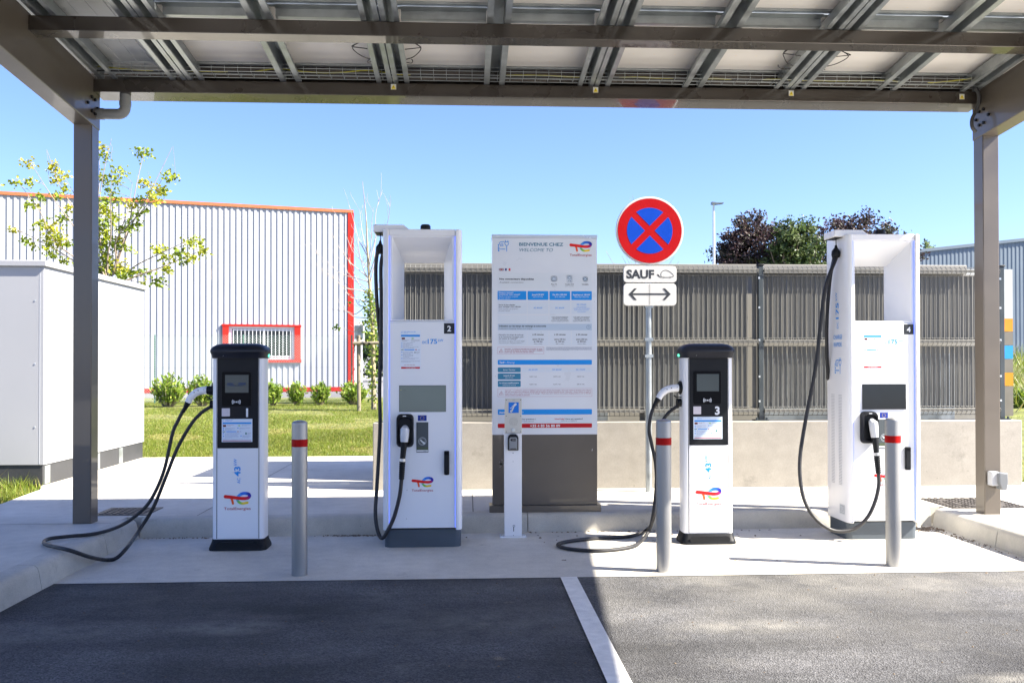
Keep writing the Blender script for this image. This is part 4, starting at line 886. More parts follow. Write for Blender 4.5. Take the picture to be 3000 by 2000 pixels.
B(c2_, 250, 2066, 876, 968, BLB, .006); T(c2_, 'Tarif', 280, 908, 942, W_, .035, 0, 'l', 98); T(c2_, '/ Pricing', 388, 908, 942, W_, 0, .25, 'l', 186)
for y0, y1, s1, s2, wd in ((1020, 1112, 'Borne / Terminal', None, 228), (1134, 1252, "Jusqu'à 45 min", 'Up to 45 min', 218), (1275, 1393, 'La minute supplémentaire', 'Additional minute', 372)):
    B(c2_, 250, 690, y0, y1, TL2, .006)
    if s2: T(c2_, s1, 468, y0 + 30, y0 + 54, W_, .025, 0, 'c', wd); T(c2_, s2, 468, y0 + 70, y0 + 92, W_, 0, .25, 'c', wd * .7)
    else: T(c2_, s1, 468, y0 + 36, y0 + 60, W_, .02, .1, 'c', wd)
for cx, s1 in ((930, 'AC 43 kW'), (1390, 'DC 50 kW'), (1848, 'DC 175 kW')):
    T(c2_, s1, cx, 1050, 1078, BLB, .012, 0, 'c', 174)
    for y in (1188, 1336): T(c2_, '0,82 € / min' if cx > 1800 else '0,32 € / min', cx, y, y + 18, DK, .012, 0, 'c', 138)
for x0, x1 in ((716, 1154), (1168, 1614), (1626, 2066)): B(c2_, x0, x1, 1020, 1112, (.68, .735, .81))
a, z1 = c3_(124, 60); e, z0 = c3_(1034, 138); p.frame(a, e, z0, z1, .0016, srgb(190, 120, 140), 1)
X, Zt = c3_(159, 84); u = 1 / 3.267 / S; p.stroke([(X - 19 * u, Zt - 34 * u), (X, Zt), (X + 19 * u, Zt - 34 * u), (X - 19 * u, Zt - 34 * u)], 3.5 * u, RB, 2); p.rect(X - 1.5 * u, X + 1.5 * u, Zt - 23 * u, Zt - 10 * u, RB, 2); p.disc(X, Zt - 28 * u, 2 * u, RB, 2, 8)
for s, y, wd in (("Important : • La tarification continue à s'appliquer tant que votre véhicule reste branché • Nous vous invitons à récupérer votre véhicule", 72, 828), ('dès que votre session de recharge est terminée afin de maintenir le service accessible à tous. / Important : • Rates continue to apply as', 87, 828), ('long as your vehicle remains connected to the charger. • Please move your vehicle as soon as your charging session is over so that the', 103, 828), ('service remains accessible to everyone.', 119, 240)): T(c3_, s, 194, y, y + 9, RB, .012, 0, 'l', wd)
B(c3_, 124, 1033, 259, 310, BLB, .006); T(c3_, 'Assistance / Need help ?', 138, 280, 297, W_, .03, 0, 'l', 232)
B(c3_, 124, 576, 330, 390, (.68, .735, .81)); B(c3_, 584, 1033, 330, 390, (.68, .735, .81))
T(c3_, 'Besoin d’aide ? Des questions ?', 488, 347, 359, DK, .025, 0, 'r', 270); T(c3_, 'Contact our service support au', 470, 369, 377, DK, .01, 0, 'r', 170)
T(c3_, 'Need help?', 672, 346, 358, srgb(185, 30, 50), .025, 0, 'l', 98); T(c3_, 'Have any question?', 776, 346, 358, DK, .025, 0, 'l', 168); T(c3_, 'Please call our helpline at', 810, 366, 374, DK, .01, 0, 'c', 152)
B(c3_, 124, 1033, 396, 437, srgb(185, 18, 28), .006); T(c3_, '+33 4 83 56 80 09', 434, 406, 429, W_, .03, 0, 'l', 290)
for _ in range(9): p.disc(bx(r.uniform(1450, 1745)), bz(r.uniform(790, 1260)), .0022, (.12, .12, .13), 1, 7)
p.build('printed_tables', fa)

# no-stopping sign
SX, SY = 1.761, 8.54
ns = thing('no_stopping_sign', 'round red and blue no-stopping sign on a galvanised pole with two white plates', 'road sign', (SX, SY, Z0))
b = MB(); b.cyl((0, 0), .031, 0, 2.75, 20); b.cyl((0, 0), .030, 2.7502, 2.755, 20); b.build('pole', GALV, ns, angle=50)
def sx_(u, v): q = A(u, v, SY - .06); return q.x - SX, q.z - Z0
cx, cz = sx_(1903.5, 676); Rd = .330
b = MB(); b.cyly(cx, cz, Rd, -.060, -.036, 64); dsc = b.build('disc', SIGNW, ns, bevel=.006)
b = MB(); b.cyly(cx, cz, Rd - .018, -.0625, -.0602, 64); b.build('red_face', SIGNR, dsc, smooth=False)
b = MB(); g = .033
for k in range(4):
    a0 = math.pi / 4 + k * math.pi / 2; ri = .222; ang = math.asin(g / ri)
    pts = []
    for i in range(15):
        a = a0 + ang + (math.pi / 2 - 2 * ang) * i / 14; pts.append((cx + ri * math.cos(a), -.0637, cz + ri * math.sin(a)))
    am = a0 + math.pi / 4; q = g * math.sqrt(2); pts.append((cx + q * math.cos(am), -.0637, cz + q * math.sin(am)))
    b.loft([pts, [(x, -.0626, z) for x, y, z in pts]])
b.build('blue_quarters', SIGNB, dsc, smooth=False)
for u0, u1, v0, v1, nm in ((1826.6, 1982, 779, 828, 0), (1826.6, 1981.5, 830.5, 895.5, 1)):
    x0, z1 = sx_(u0, v0); x1, z0 = sx_(u1, v1)
    b = MB(); b.prism(rrect(x0, x1, z0, z1, .036, 6), 'y', -.060, -.040); pt = b.build('plate', SIGNW, ns, bevel=.003)
    p = Print(-.060); m = lambda x, y: sx_(1780 + x / 4.354, 560 + y / 4.354); k = 1 / 4.354 * 8.5 / 2600
    if nm == 0:
        pt['label'] = 'plate reading SAUF with an electric car'
        X, Zb = m(240, 1108); p.text('SAUF', X, Zb, 104 * k, DK, .04, 0, 'l', 2, 360 * k)
        q = lambda *l: [m(*a) for a in l]; t = 7 * k
        p.stroke(q((688, 1098), (680, 1060), (692, 1030), (720, 1012), (752, 1010), (790, 1026), (825, 1055), (840, 1078), (832, 1090), (808, 1098)), t, DK, 2, 5)
        p.stroke(q((724, 1100), (782, 1100)), t, DK, 2)
        for x in (710, 795): p.ring(*m(x, 1098), 13 * k, 5 * k, DK, 3)
        p.stroke(q((688, 1098), (672, 1098), (662, 1088)), t, DK, 2, 4); p.stroke(q((664, 1092), (644, 1070)), (9 * k, 20 * k), DK, 2); p.stroke(q((648, 1066), (632, 1058)), 4 * k, DK, 2); p.stroke(q((640, 1078), (628, 1072)), 4 * k, DK, 2)
    else:
        pt['label'] = 'plate with a double-headed arrow'
        a = m(285, 1313); e = m(790, 1313); p.stroke([a, e], 22 * k, DK, 2, 0, False)
        for X, s in ((268, 1), (806, -1)):
            p.poly([m(X, 1313), m(X + s * 72, 1388), m(X + s * 106, 1388), m(X + s * 42, 1313), m(X + s * 106, 1240), m(X + s * 72, 1240)][:4], DK, 3); p.poly([m(X, 1313), m(X + s * 42, 1313), m(X + s * 106, 1240), m(X + s * 72, 1240)], DK, 3)
        p.stroke([m(538, 1182), m(538, 1448)], 5 * k, DK, 4, 0, False)
    p.build('lettering', pt)
for z in (1.30, 1.46, 1.78, 2.06): b = MB(); b.box(-.04, .04, -.0355, .036, z, z + .03); b.build('clamp', GALV, ns)

# ------------------------------------------------------------------ wall, fence, housing
lw = MB(); lw.box(-.925, 5.66, 8.79, 9.0, .10, .812); o = lw.build('retaining_wall', WALLC, org=(2.4, 8.9, .15), bevel=.008); tag(o, 'low cast concrete wall carrying the slatted fence', 'wall')
o = MB().box(-.92, 5.655, 9.0, 9.12, .10, .70).build('wall_footing', WALLC, o)
FY = 8.90
fn = thing('slatted_fence', 'taupe mesh fence filled with vertical slats, standing on the low concrete wall', 'fence', (2.4, FY, .81)); ORG[fn.name] = Vector((2.4, FY, .81))
posts = [-.80, .49, 2.985, 5.507]; zt, zm, zb = 2.335, 1.615, .915
rf_ = random.Random(4)
for x in posts:
    b = MB(); b.box(x - .026, x + .026, FY - .03, FY + .03, .824, 2.385); po = b.build('post', FPOST, fn, bevel=.004)
    b = MB(); b.box(x - .035, x + .035, FY - .036, FY + .036, 2.386, 2.402); b.build('post_cap', BLACK, po, bevel=.006)
    b = MB(); b.box(x - .07, x + .07, FY - .06, FY + .06, .8135, .8235)
    for sx in (-1, 1): b.cyl((x + sx * .05, FY - .04), .012, .8235, .845, 6)
    b.build('foot_plate', FPOST, po)
    for z in (1.0, 1.25, 1.62, 1.95, 2.25): b = MB(); b.box(x - .03, x - .012, FY - .036, FY - .0305, z, z + .02); b.build('clip', GALVW, po)
for i in range(3):
    x0, x1 = posts[i] + .032, posts[i + 1] - .032; n = round((x1 - x0) / .0505); st = (x1 - x0) / n
    b = MB()
    for k in range(n):
        xc = x0 + st * (k + .5); hw = .0219 + rf_.uniform(-.0008, .0008); yy = FY + .012 + rf_.uniform(-.003, .003); tw = rf_.gauss(0, .0007)
        missing = i == 1 and k >= n - 3
        for za, zc in ((zt - .045, zm + .022), (zm - .05, zb + .022)):
            if missing and k == n - 2: continue
            prof = []
            for j in range(13):
                t = j / 12; prof.append((xc - hw + 2 * hw * t, yy + tw * (t - .5) * 4 + (.0045 if j % 4 in (1, 2) else 0) + (.004 if j in (0, 12) else 0)))
            ro = prof + [(q[0], q[1] + .003) for q in prof[::-1]]
            b.loft([[(x, y, z) for x, y in ro] for z in (zc, za)], cap=False)
    pn = b.build('slat_panel', SLATM, fn, smooth=False)
    b = MB(); zs = []
    for k in range(n + 1):
        x = x0 + st * k
        pts = [(x, FY - .004, zb - .055)]
        for z in (zb, zm, zt): pts += [(x, FY - .004, z - .05), (x, FY - .048, z - .008), (x, FY - .052, z + .008), (x, FY - .006, z + .038)]
        pts += [(x, FY - .004, zt + .05)]
        b.tube(pts, .0032, 4)
    for z in (zb, zm, zt):
        for y, dz, rr_ in ((FY - .046, -.012, .0032), (FY - .05, .012, .0032), (FY - .006, -.048, .003), (FY - .006, .036, .003)): b.tube([(x0, y, z + dz), (x1, y, z + dz)], rr_, 4)
        b.box(x0, x1, FY - .036, FY - .002, z - .012, z + .012)
    b.build('wire_mesh', WIREM, pn, angle=50)
eh = thing('equipment_housing', 'long beige metal housing whose flat roof edge shows over the slatted fence', 'equipment housing', (2.3, 9.9, .15)); ORG[eh.name] = Vector((2.3, 9.9, .15))
b = MB(); b.box(-.66, 5.64, 9.42, 10.9, .12, 2.36); hb = b.build('wall', HOUSE, eh)
b = MB(); b.box(-.72, 5.42, 9.36, 10.96, 2.361, 2.455); b.build('roof_edge', HOUSE, eh, bevel=.004)
for x in (.6, 1.9, 3.2, 4.4): b = MB(); b.box(x, x + .9, 9.405, 9.419, .3, 1.5); b.build('louvre', GALV, hb)

# ------------------------------------------------------------------ big white cabinet on the left
cb_ = thing('technical_cabinet', 'large white technical cabinet with a grey plinth, beside the left post', 'cabinet', (-5.6, 10.7, .15)); ORG[cb_.name] = Vector((-5.6, 10.7, .15))
CXr, CY0, CY1 = -4.345, 9.36, 12.2
b = MB(); b.box(CXr - 2.6, CXr - .012, CY0 + .012, CY1 - .012, .15, .36); pl_ = b.build('plinth', CABG, cb_, bevel=.006)
b = MB(); b.box(CXr - 2.62, CXr, CY0, CY1, .361, 2.40); bd = b.build('body', CAB, cb_, bevel=.004)
b = MB(); b.box(CXr - 2.66, CXr + .03, CY0 - .03, CY1 + .03, 2.401, 2.462); rf = b.build('roof', CAB, cb_, bevel=.006)
for x, y in ((CXr - .12, CY0 + .9), (CXr - .12, CY1 - .7)):
    b = MB(); b.tube([(x, y - .05, 2.463), (x, y - .045, 2.51), (x, y, 2.53), (x, y + .045, 2.51), (x, y + .05, 2.463)], .010, 8); b.build('lifting_eye', GALVW, rf)
JG = pbr('joint_grey', (.42, .44, .47), .5, var=0)
for y in (CY0 + 1.31, CY0 + 2.02): b = MB(); b.box(CXr, CXr + .002, y - .0035, y + .0035, .37, 2.395); b.build('panel_joint', JG, bd, smooth=False)
b = MB(); b.box(CXr - .045, CXr - .040, CY0 - .002, CY0, .37, 2.395); b.build('panel_joint', JG, bd, smooth=False)
b = MB()
for y in (CY0 + .06, CY0 + 1.31, CY0 + 2.02, CY1 - .06):
    for z in (.62, 1.25, 1.8, 2.3): b = MB(); b.loft([[(CXr + q, y + .02 + .006 * math.cos(k * 1.05), z + .006 * math.sin(k * 1.05)) for k in range(6)] for q in (0, .005)]); b.build('screw', GALVW, bd)
for z in (.75, 1.4, 2.05): b = MB(); b.loft([[(CXr - .09 + .008 * math.cos(k * 1.05), CY0 - q, z + .008 * math.sin(k * 1.05)) for k in range(6)] for q in (0, .005)]); b.build('screw', GALVW, bd)
for y in (CY0 + .10, CY0 + 1.36, CY0 + 2.06): b = MB(); b.box(CXr - .0125, CXr - .006, y - .06, y + .06, .16, .35); b.build('plinth_bracket', GALV, pl_)

# covers in the pavement
o = thing('drain_grate', 'dark square iron grate in the shaded pavement behind the left post', 'drain cover', (-2.85, 7.62, Z0)); ORG[o.name] = Vector((-2.85, 7.62, Z0))
b = MB(); b.box(-3.06, -2.62, 7.42, 7.82, Z0 - .02, Z0 + .006); b.build('frame', IRON, o)
b = MB()
for i in range(7):
    for j in range(7): b.box(-3.02 + i * .053, -2.985 + i * .053, 7.46 + j * .047, 7.49 + j * .047, Z0 + .0062, Z0 + .012)
b.build('grid', IRON, o)
o = thing('manhole_cover', 'square iron manhole cover with a round lid behind the right post', 'manhole cover', (4.5, 7.63, Z0)); ORG[o.name] = Vector((4.5, 7.63, Z0))
b = MB(); b.box(4.13, 4.80, 7.36, 7.93, Z0 - .02, Z0 + .006); b.build('frame', IRON, o)
b = MB(); b.cyl((4.465, 7.645), .235, Z0 + .0062, Z0 + .012, 32)
lid = b.build('lid', IRON, o)
b = MB()
for i in range(12):
    for j in range(11):
        x, y = 4.155 + i * .056, 7.39 + j * .051; inside = (x - 4.465) ** 2 + (y - 7.645) ** 2 < .21 ** 2; edge = (x - 4.465) ** 2 + (y - 7.645) ** 2 < .27 ** 2
        if edge and not inside: continue
        z = Z0 + (.0122 if inside else .0062); b.box(x - .012, x + .012, y - .012, y + .012, z, z + .006)
kind(b.build('tread_studs', IRON, lid), 'stuff')

# ================================================================== BUILDINGS BEHIND
WR = G(1034, 1145, .115); WH = A(1034, 616, WR.y).z
k = ray(0, 561); WL = Vector((0, 0, EYE)) + k * ((WH - EYE) / k.z)
wd_ = Vector((WL.x - WR.x, WL.y - WR.y, 0)).normalized(); wn = Vector((-wd_.y, wd_.x, 0))
if wn.y > 0: wn = -wn           # towards the camera
def wl(u, v):
    k = ray(u, v); o = Vector((0, 0, EYE)); t = (Vector((WR.x, WR.y, 0)) - o).dot(wn) / k.dot(wn); q = o + k * t
    return (q - WR).dot(wd_), q.z - .115
wh = thing('warehouse', 'white corrugated warehouse with red corner trim, orange roof edge and a barred window', 'building', (WR.x, WR.y, .115), rz=math.atan2(-wd_.y, -wd_.x))
# local x runs to the right along the wall (0 at the right corner), local -y faces the camera
HH = WH - .115; LW = (WL - WR).length + 4
def corr(b, x0, x1, z0, z1, pitch=.285, dep=.042):
    n0 = math.floor(x0 / pitch); xs_ = [x0]; k = n0
    prof = []
    while k * pitch < x1:
        for fx, d in ((0, 0), (.46, 0), (.54, 1), (.92, 1), (1.0, 0)):
            x = (k + fx) * pitch
            if x0 < x < x1: prof.append((x, -dep * d))
        k += 1
    def dy(x):
        f = (x / pitch) % 1; return 0 if f < .46 else -dep * min(1, (f - .46) / .08) if f < .92 else -dep * (1 - (f - .92) / .08)
    prof = [(x0, dy(x0))] + prof + [(x1, dy(x1))]
    b.add([(x, y, z) for z in (z0, z1) for x, y in prof], [(i, i + 1, len(prof) + i + 1, len(prof) + i) for i in range(len(prof) - 1)])
wx0, wz1 = wl(652, 951); wx1, wz0 = wl(880, 1060); wx0, wx1 = -wx0, -wx1
b = MB(); corr(b, -LW, wx0, .22, HH - .14); corr(b, wx1, -.27, .22, HH - .14); corr(b, wx0, wx1, wz1, HH - .14); corr(b, wx0, wx1, .22, wz0)
b.box(-LW, 0, .15, 22, 0, HH - .2); wlb = b.build('wall', CLAD, wh, smooth=False)
b = MB(); b.box(-LW, 0.02, -.10, .25, HH - .155, HH); b.box(-.02, .06, .26, 22, HH - .155, HH)
x = -6
while x > -LW: b.box(x - .012, x + .012, -.105, -.1, HH - .156, HH); x -= 6
b.build('roof_edge', ORTRIM, wh)
b = MB(); b.box(-.27, 0.04, -.085, .3, 0, HH - .157); b.build('corner_trim', REDTRIM, wh)
b = MB(); b.box(-LW, -.275, -.07, .12, 0.0, .215); b.build('base_trim', REDTRIM, wh)
b = MB(); t = .26
b.box(wx0, wx0 + .30, -.14, .14, wz0 + .12, wz1 - .07); b.box(wx1 - .30, wx1, -.14, .14, wz0 + .12, wz1 - .07); b.box(wx0 - .04, wx1 + .04, -.16, .14, wz1 - .069, wz1 + .03); b.box(wx0 - .04, wx1 + .04, -.16, .14, wz0 - .03, wz0 + .119)
wf = b.build('window', REDTRIM, wh)
b = MB(); a, e = wx0 + .301, wx1 - .301; z0, z1 = wz0 + .12, wz1 - .07
b.box(a, a + .16, .02, .10, z0, z1); b.box(e - .14, e, .02, .10, z0, z1); b.box(a + .16, e - .14, .02, .10, z1 - .12, z1); b.box(a + .16, e - .14, .02, .10, z0, z0 + .10); m_ = (a + e) / 2 + .1; b.box(m_ - .05, m_ + .05, .02, .10, z0 + .10, z1 - .12); b.build('frame', WHITE, wf)
b = MB(); b.box(a + .16, e - .14, .105, .12, z0 + .10, z1 - .12); b.build('pane', GLASS, wf, smooth=False)
b = MB()
nb_ = 16
for i in range(nb_): x = a + .22 + (e - .2 - a - .22) * i / (nb_ - 1); b.box(x - .011, x + .011, -.05, -.02, z0 + .04, z1 - .01)
b.box(a + .2, e - .05, -.02, -.005, z1 - .2, z1 - .15); b.box(a + .2, e - .05, -.02, -.005, z0 + .14, z0 + .19); b.build('bars', WHITE, wf)
# blue building on the right
BYd = 62.0
q0, q1 = A(2480, 753.5, BYd), A(3000, 698, BYd); sl_ = (q1.z - q0.z) / (q1.x - q0.x)
bb_ = thing('blue_hall', 'blue-grey corrugated hall with a rising roof line behind the fence on the right', 'building', (q1.x, BYd, .1)); ORG[bb_.name] = Vector((q1.x, BYd, .1))
b = MB(); x = q0.x; vs = []; i = 0
prof = []
while x < q1.x + 22:
    for fx, d in ((0, 0), (.5, 0), (.58, .022), (.92, .022)): prof.append((x + fx * .30, BYd - d))
    x += .30
vs = [(x, y, .1) for x, y in prof] + [(x, y, q0.z + sl_ * (x - q0.x) - .15) for x, y in prof]; n = len(prof)
b.add(vs, [(i, i + 1, n + i + 1, n + i) for i in range(n - 1)]); xe = prof[-1][0]
b.add([(q0.x, BYd, .1), (q0.x, BYd + 30, .1), (q0.x, BYd + 30, q0.z), (q0.x, BYd, q0.z - .16)], [(0, 1, 2, 3)]); b.build('wall', BLUECLAD, bb_, smooth=False)
b = MB(); zz = lambda x: q0.z + sl_ * (x - q0.x)
b.loft([[(q0.x - .1, BYd - .12, zz(q0.x) - .22), (q0.x - .1, BYd - .12, zz(q0.x)), (q0.x - .1, BYd + 30, zz(q0.x)), (q0.x - .1, BYd + 30, zz(q0.x) - .22)], [(xe, BYd - .12, zz(xe) - .22), (xe, BYd - .12, zz(xe)), (xe, BYd + 30, zz(xe)), (xe, BYd + 30, zz(xe) - .22)]]); b.build('roof', BLUECLAD, bb_)

# price totem behind the fence end
TY = 21.5
qa, qb = A(2969, 1214, TY), A(2966, 789, TY); tz1 = qb.z
pt_ = thing('price_totem', 'station price totem with coloured fields, half hidden behind the right end of the fence', 'sign', (qa.x - .8, TY, .115)); ORG[pt_.name] = Vector((qa.x - .8, TY, .115))
tx1, tx0 = qa.x, qa.x - 1.7
def tz(v): return A(2950, v, TY).z
def tx(u): return A(u, 1000, TY).x
b = MB(); b.box(tx0, tx1, TY, TY + .28, tz(933), tz(789)); hd_ = b.build('brand_field', SIGNW, pt_)
for v0_, v1_, m_ in ((933, 972, 'orange'), (972, 1012, 'taupe'), (1012, 1052, 'blue'), (1052, 1092, 'taupe'), (1092, 1131, 'orange')):
    mm = {'orange': pbr('totem_orange', (.75, .27, .015), .4, var=.03), 'taupe': pbr('totem_taupe', (.20, .175, .145), .45, var=.05), 'blue': pbr('totem_blue', (.03, .30, .75), .4, var=.03)}[m_]
    b = MB(); b.box(tx0, tx1, TY, TY + .28, tz(v1_) + .012, tz(v0_)); fd = b.build('price_field', mm, pt_)
    if v0_ == 1092: p = Print(TY - .002); p.text('s', tx(2957), tz(1119), .13, W_, .03, 0, 'r', 2, .15); p.text('service', tx(2948), tz(1119), .13, W_, .03, 0, 'r', 2); p.build('lettering', fd).location = Vector((0, 0, 0)); 
    if v0_ == 1012: p = Print(TY - .002); p.ring(tx(2946), tz(1025), .055, .02, W_, 2, 18); p.build('lettering', fd)
b = MB(); b.box(tx0, tx1, TY, TY + .28, .115, tz(1131) - .001); b.build('foot', MATS['totem_taupe'], pt_)
p = Print(TY - .002); u_ = TY / 2600
p.text('TotalEnergies', tx(2955), tz(901), .115, srgb(185, 40, 45), .012, 0, 'r', 2); p.logo(tx(2954) - .48, tz(836) + .04, .96, False, 2); p.build('lettering', hd_)
for o in list(pt_.children_recursive):
    if o.name.startswith('lettering'): o.data.transform(Matrix.Translation(-ORG[pt_.name]))

# street lamp
LY = 40.0; q = A(2091.5, 800, LY); zt_ = A(2091.5, 598, LY).z
sl2 = thing('street_lamp', 'slim white street lamp with a flat head, far behind the fence', 'street lamp', (q.x, LY, .1)); ORG[sl2.name] = Vector((q.x, LY, .1))
b = MB(); b.tube([(q.x, LY, .1), (q.x, LY, 3), (q.x, LY, zt_)], [.09, .075, .05], 10); b.build('pole', pbr('lamp_pole', (.62, .66, .70), .4, var=.03), sl2)
b = MB(); b.prism([(q.x - .10, zt_ - .02), (q.x - .10, zt_ + .09), (q.x + .12, zt_ + .05), (q.x + .43, zt_ + .055), (q.x + .43, zt_ + .02), (q.x + .12, zt_ - .02)], 'y', LY - .14, LY + .14); b.build('lamp_head', pbr('lamp_grey', (.13, .15, .17), .4, var=.03), sl2)

# far end of the lawn: notice board, pale wall, dark hedge
q = A(1078, 975, 52); 
bo = thing('notice_board', 'white-framed dark notice board between the warehouse and the bare tree', 'sign board', (q.x, 52, .1)); ORG[bo.name] = Vector((q.x, 52, .1))
x0, x1 = A(1036, 940, 52).x, A(1067, 940, 52).x; z0, z1 = A(1050, 1000, 52).z, A(1050, 942, 52).z
b = MB(); b.box(x0, x1, 52, 52.12, z0, z1); f_ = b.build('frame', SIGNW, bo)
b = MB(); b.box(x0 + .06, x1 - .07, 51.985, 51.999, z0 + .16, z1 - .22); po = b.build('poster', pbr('poster_dark', (.06, .085, .10), .4, var=.6, vs=2.5), bo, smooth=False)
b = MB(); b.box(x0 + .1, x0 + .2, 52.02, 52.1, .1, z0); b.build('leg', ALU, bo); b = MB(); b.box(x1 - .2, x1 - .1, 52.02, 52.1, .1, z0); b.build('leg', ALU, bo)
x0, x1 = A(1032, 1030, 88).x, A(1135, 1030, 88).x
o = MB().box(x0, x1, 88, 88.3, .1, A(1070, 1013, 88).z).build('boundary_wall', SIGNW, org=((x0 + x1) / 2, 88, .1)); tag(o, 'pale low wall far away behind the bare tree', 'wall')

# ================================================================== PLANTS
def crown(b, c, rad, n, size, cols, rng, clumps=40, droop=0., flat=0., ratio=.55):
    """many leaf clumps spread through an uneven volume"""
    c = Vector(c); rad = Vector(rad)
    for _ in range(clumps):
        while True:
            d = Vector((rng.uniform(-1, 1), rng.uniform(-1, 1), rng.uniform(-1, 1)))
            if .15 < d.length < 1: break
        d = d * (.55 + .45 * d.length) if d.length > .5 else d
        cc = c + Vector((d.x * rad.x, d.y * rad.y, d.z * rad.z)); q = rng.uniform(.10, .26) * min(rad); sx = q * rng.uniform(.8, 1.8); k = rng.uniform(.65, 1.35); base = cols[rng.randrange(len(cols))]
        for _ in range(int(n / clumps * rng.uniform(.5, 1.5))):
            p = cc + Vector((rng.gauss(0, sx), rng.gauss(0, sx), rng.gauss(0, q * .6) - droop * abs(rng.gauss(0, q)))); j = k * rng.uniform(.75, 1.25)
            b.leaf(p, size * rng.uniform(.6, 1.3), rng, tuple(x * j for x in base), flat, ratio)
def twig_to(b, a, e, r0, r1, rng, wob=.06, n=5):
    a, e = Vector(a), Vector(e); L = (e - a).length; pts = []
    for i in range(n + 1):
        t = i / n; p = a.lerp(e, t); f = math.sin(math.pi * t) * L * wob; pts.append(p + Vector((rng.gauss(0, 1) * f, rng.gauss(0, 1) * f, rng.gauss(0, .5) * f + f * .3)))
    b.tube(pts, [r0 + (r1 - r0) * i / n for i in range(n + 1)], 5, False); return pts

# young maple behind the cabinet: leaf clusters placed on the branches seen in the photograph
rng = random.Random(17); TYm = 18.5
mt = thing('maple_tree', 'young maple with thin upright branches and yellow-green leaf tufts, behind the white cabinet', 'tree', (A(318, 900, TYm).x, TYm, .115)); ORG[mt.name] = Vector((A(318, 900, TYm).x, TYm, .115))
cl = [(90, 255, 1), (165, 150, 1.2), (175, 245, 1), (170, 270, .7), (230, 340, 1.2), (310, 165, 1.3), (335, 225, 1.7), (370, 300, 1), (320, 330, 1), (160, 385, 1), (200, 395, .8), (350, 470, 1.5), (230, 495, 1.2), (300, 520, 1.4), (280, 590, 1.3), (350, 600, 1.5), (260, 560, .9), (75, 530, 1), (150, 590, 1), (185, 620, 1), (290, 665, 1.4), (380, 715, 1.2), (400, 400, 1.1), (270, 630, 1), (330, 560, 1), (385, 610, 1),
      (582, 65, 1.3), (598, 105, 1.2), (580, 225, 1.2), (650, 260, 1.7), (680, 195, 1.6), (635, 315, 1.2), (590, 365, 1.3), (660, 350, 1.2), (600, 420, 1.8), (650, 460, 1.4), (590, 480, 1.5), (600, 540, 1.8), (645, 595, 1.4), (590, 600, 1.5), (600, 650, 1.3), (600, 720, 1.6), (650, 770, 1.8), (620, 690, 1.3), (580, 770, 1.5), (700, 745, 1.5), (735, 775, 1.3), (700, 800, 1.2), (680, 620, 1), (690, 530, 1),
      (825, 90, 1.7), (830, 260, 1.2), (910, 300, 1.5), (890, 350, 1.4), (860, 330, 1.1), (975, 220, 1.5), (935, 310, 1), (760, 390, 1.2), (800, 360, 1.2), (770, 500, 1.5), (740, 640, 1.1), (720, 520, 1.1), (690, 590, 1), (835, 420, 1), (790, 440, 1), (850, 770, 1.1), (800, 770, 1), (920, 640, 1.2), (940, 680, 1), (1020, 660, 1), (1080, 610, 1.2), (1125, 590, 1.4), (1165, 652, 1.2), (1105, 695, 1.2), (1045, 705, 1), (990, 700, 1), (965, 755, 1.2), (910, 830, 1.4), (825, 845, .9), (890, 640, .8), (1060, 660, .9)]
fork = Vector((ORG[mt.name].x, TYm, A(318, 850, TYm).z)); bt = MB(); bt.tube([(fork.x, TYm, .1), (fork.x + .02, TYm, 1), fork], [.075, .065, .055], 8, False); trk = bt.build('trunk', BARK, mt, smooth=False)
bb2 = MB(); lf = MB(); nodes = [(fork, 0)]; mains = []
for (u, v, dy) in (((570, 60, .2)), ((645, 190, -.4)), ((835, 60, .5)), ((990, 60, .1)), ((950, 210, -.5)), ((165, 130, .3)), ((270, 80, -.2)), ((330, 170, .5)), ((90, 245, -.5)), ((70, 520, .6)), ((1195, 640, .2)), ((1120, 575, -.3)), ((640, 15, .1)), ((760, 270, .4))):
    e = A(u / 1.96, 400 + v / 1.96, TYm + dy * 1.6); mid = fork.lerp(e, .42) + Vector((rng.gauss(0, .1), 0, .12 if abs(e.x - fork.x) < 1.2 else -.12 + .2)); pts = catmull([fork, fork.lerp(mid, .5) + Vector((rng.gauss(0, .03), 0, .05)), mid, mid.lerp(e, .5) + Vector((rng.gauss(0, .05), rng.gauss(0, .05), 0)), e], 4)
    bb2.tube(pts, [.022 - .0185 * i / (len(pts) - 1) for i in range(len(pts))], 5, False); mains += [(p, i / len(pts)) for i, p in enumerate(pts) if i > 2]
MC = [(.29, .34, .02), (.34, .37, .022), (.23, .30, .02), (.18, .25, .018), (.38, .37, .03), (.26, .31, .02)]
for u, v, s in cl:
    best = None; e0 = A(u / 1.96, 400 + v / 1.96, TYm)
    for p, t in mains:
        d = (Vector((p.x, 0, p.z)) - Vector((e0.x, 0, e0.z))).length + (0.5 if p.z > e0.z + .1 else 0)
        if best is None or d < best[0]: best = (d, p)
    e = A(u / 1.96, 400 + v / 1.96, best[1].y + rng.gauss(0, .15)); twig_to(bb2, best[1], e, .006, .003, rng, .05, 4)
    base = MC[rng.randrange(len(MC))]
    for _ in range(int(32 * s * s)):
        p = e + Vector((rng.gauss(0, .056 * s), rng.gauss(0, .075 * s), rng.gauss(0, .045 * s) - .03)); j = rng.uniform(.6, 1.25)
        lf.leaf(p, rng.uniform(.05, .095), rng, tuple(x * j for x in base), .3, .8)
for u, v in ((640, 10), (265, 75), (995, 55), (700, 160), (1195, 620), (850, 200), (870, 480), (900, 420), (840, 560)):
    e = A(u / 1.96, 400 + v / 1.96, TYm); twig_to(bb2, e - Vector((rng.gauss(0, .1), 0, rng.uniform(.4, .9))), e, .004, .002, rng, .03, 4)
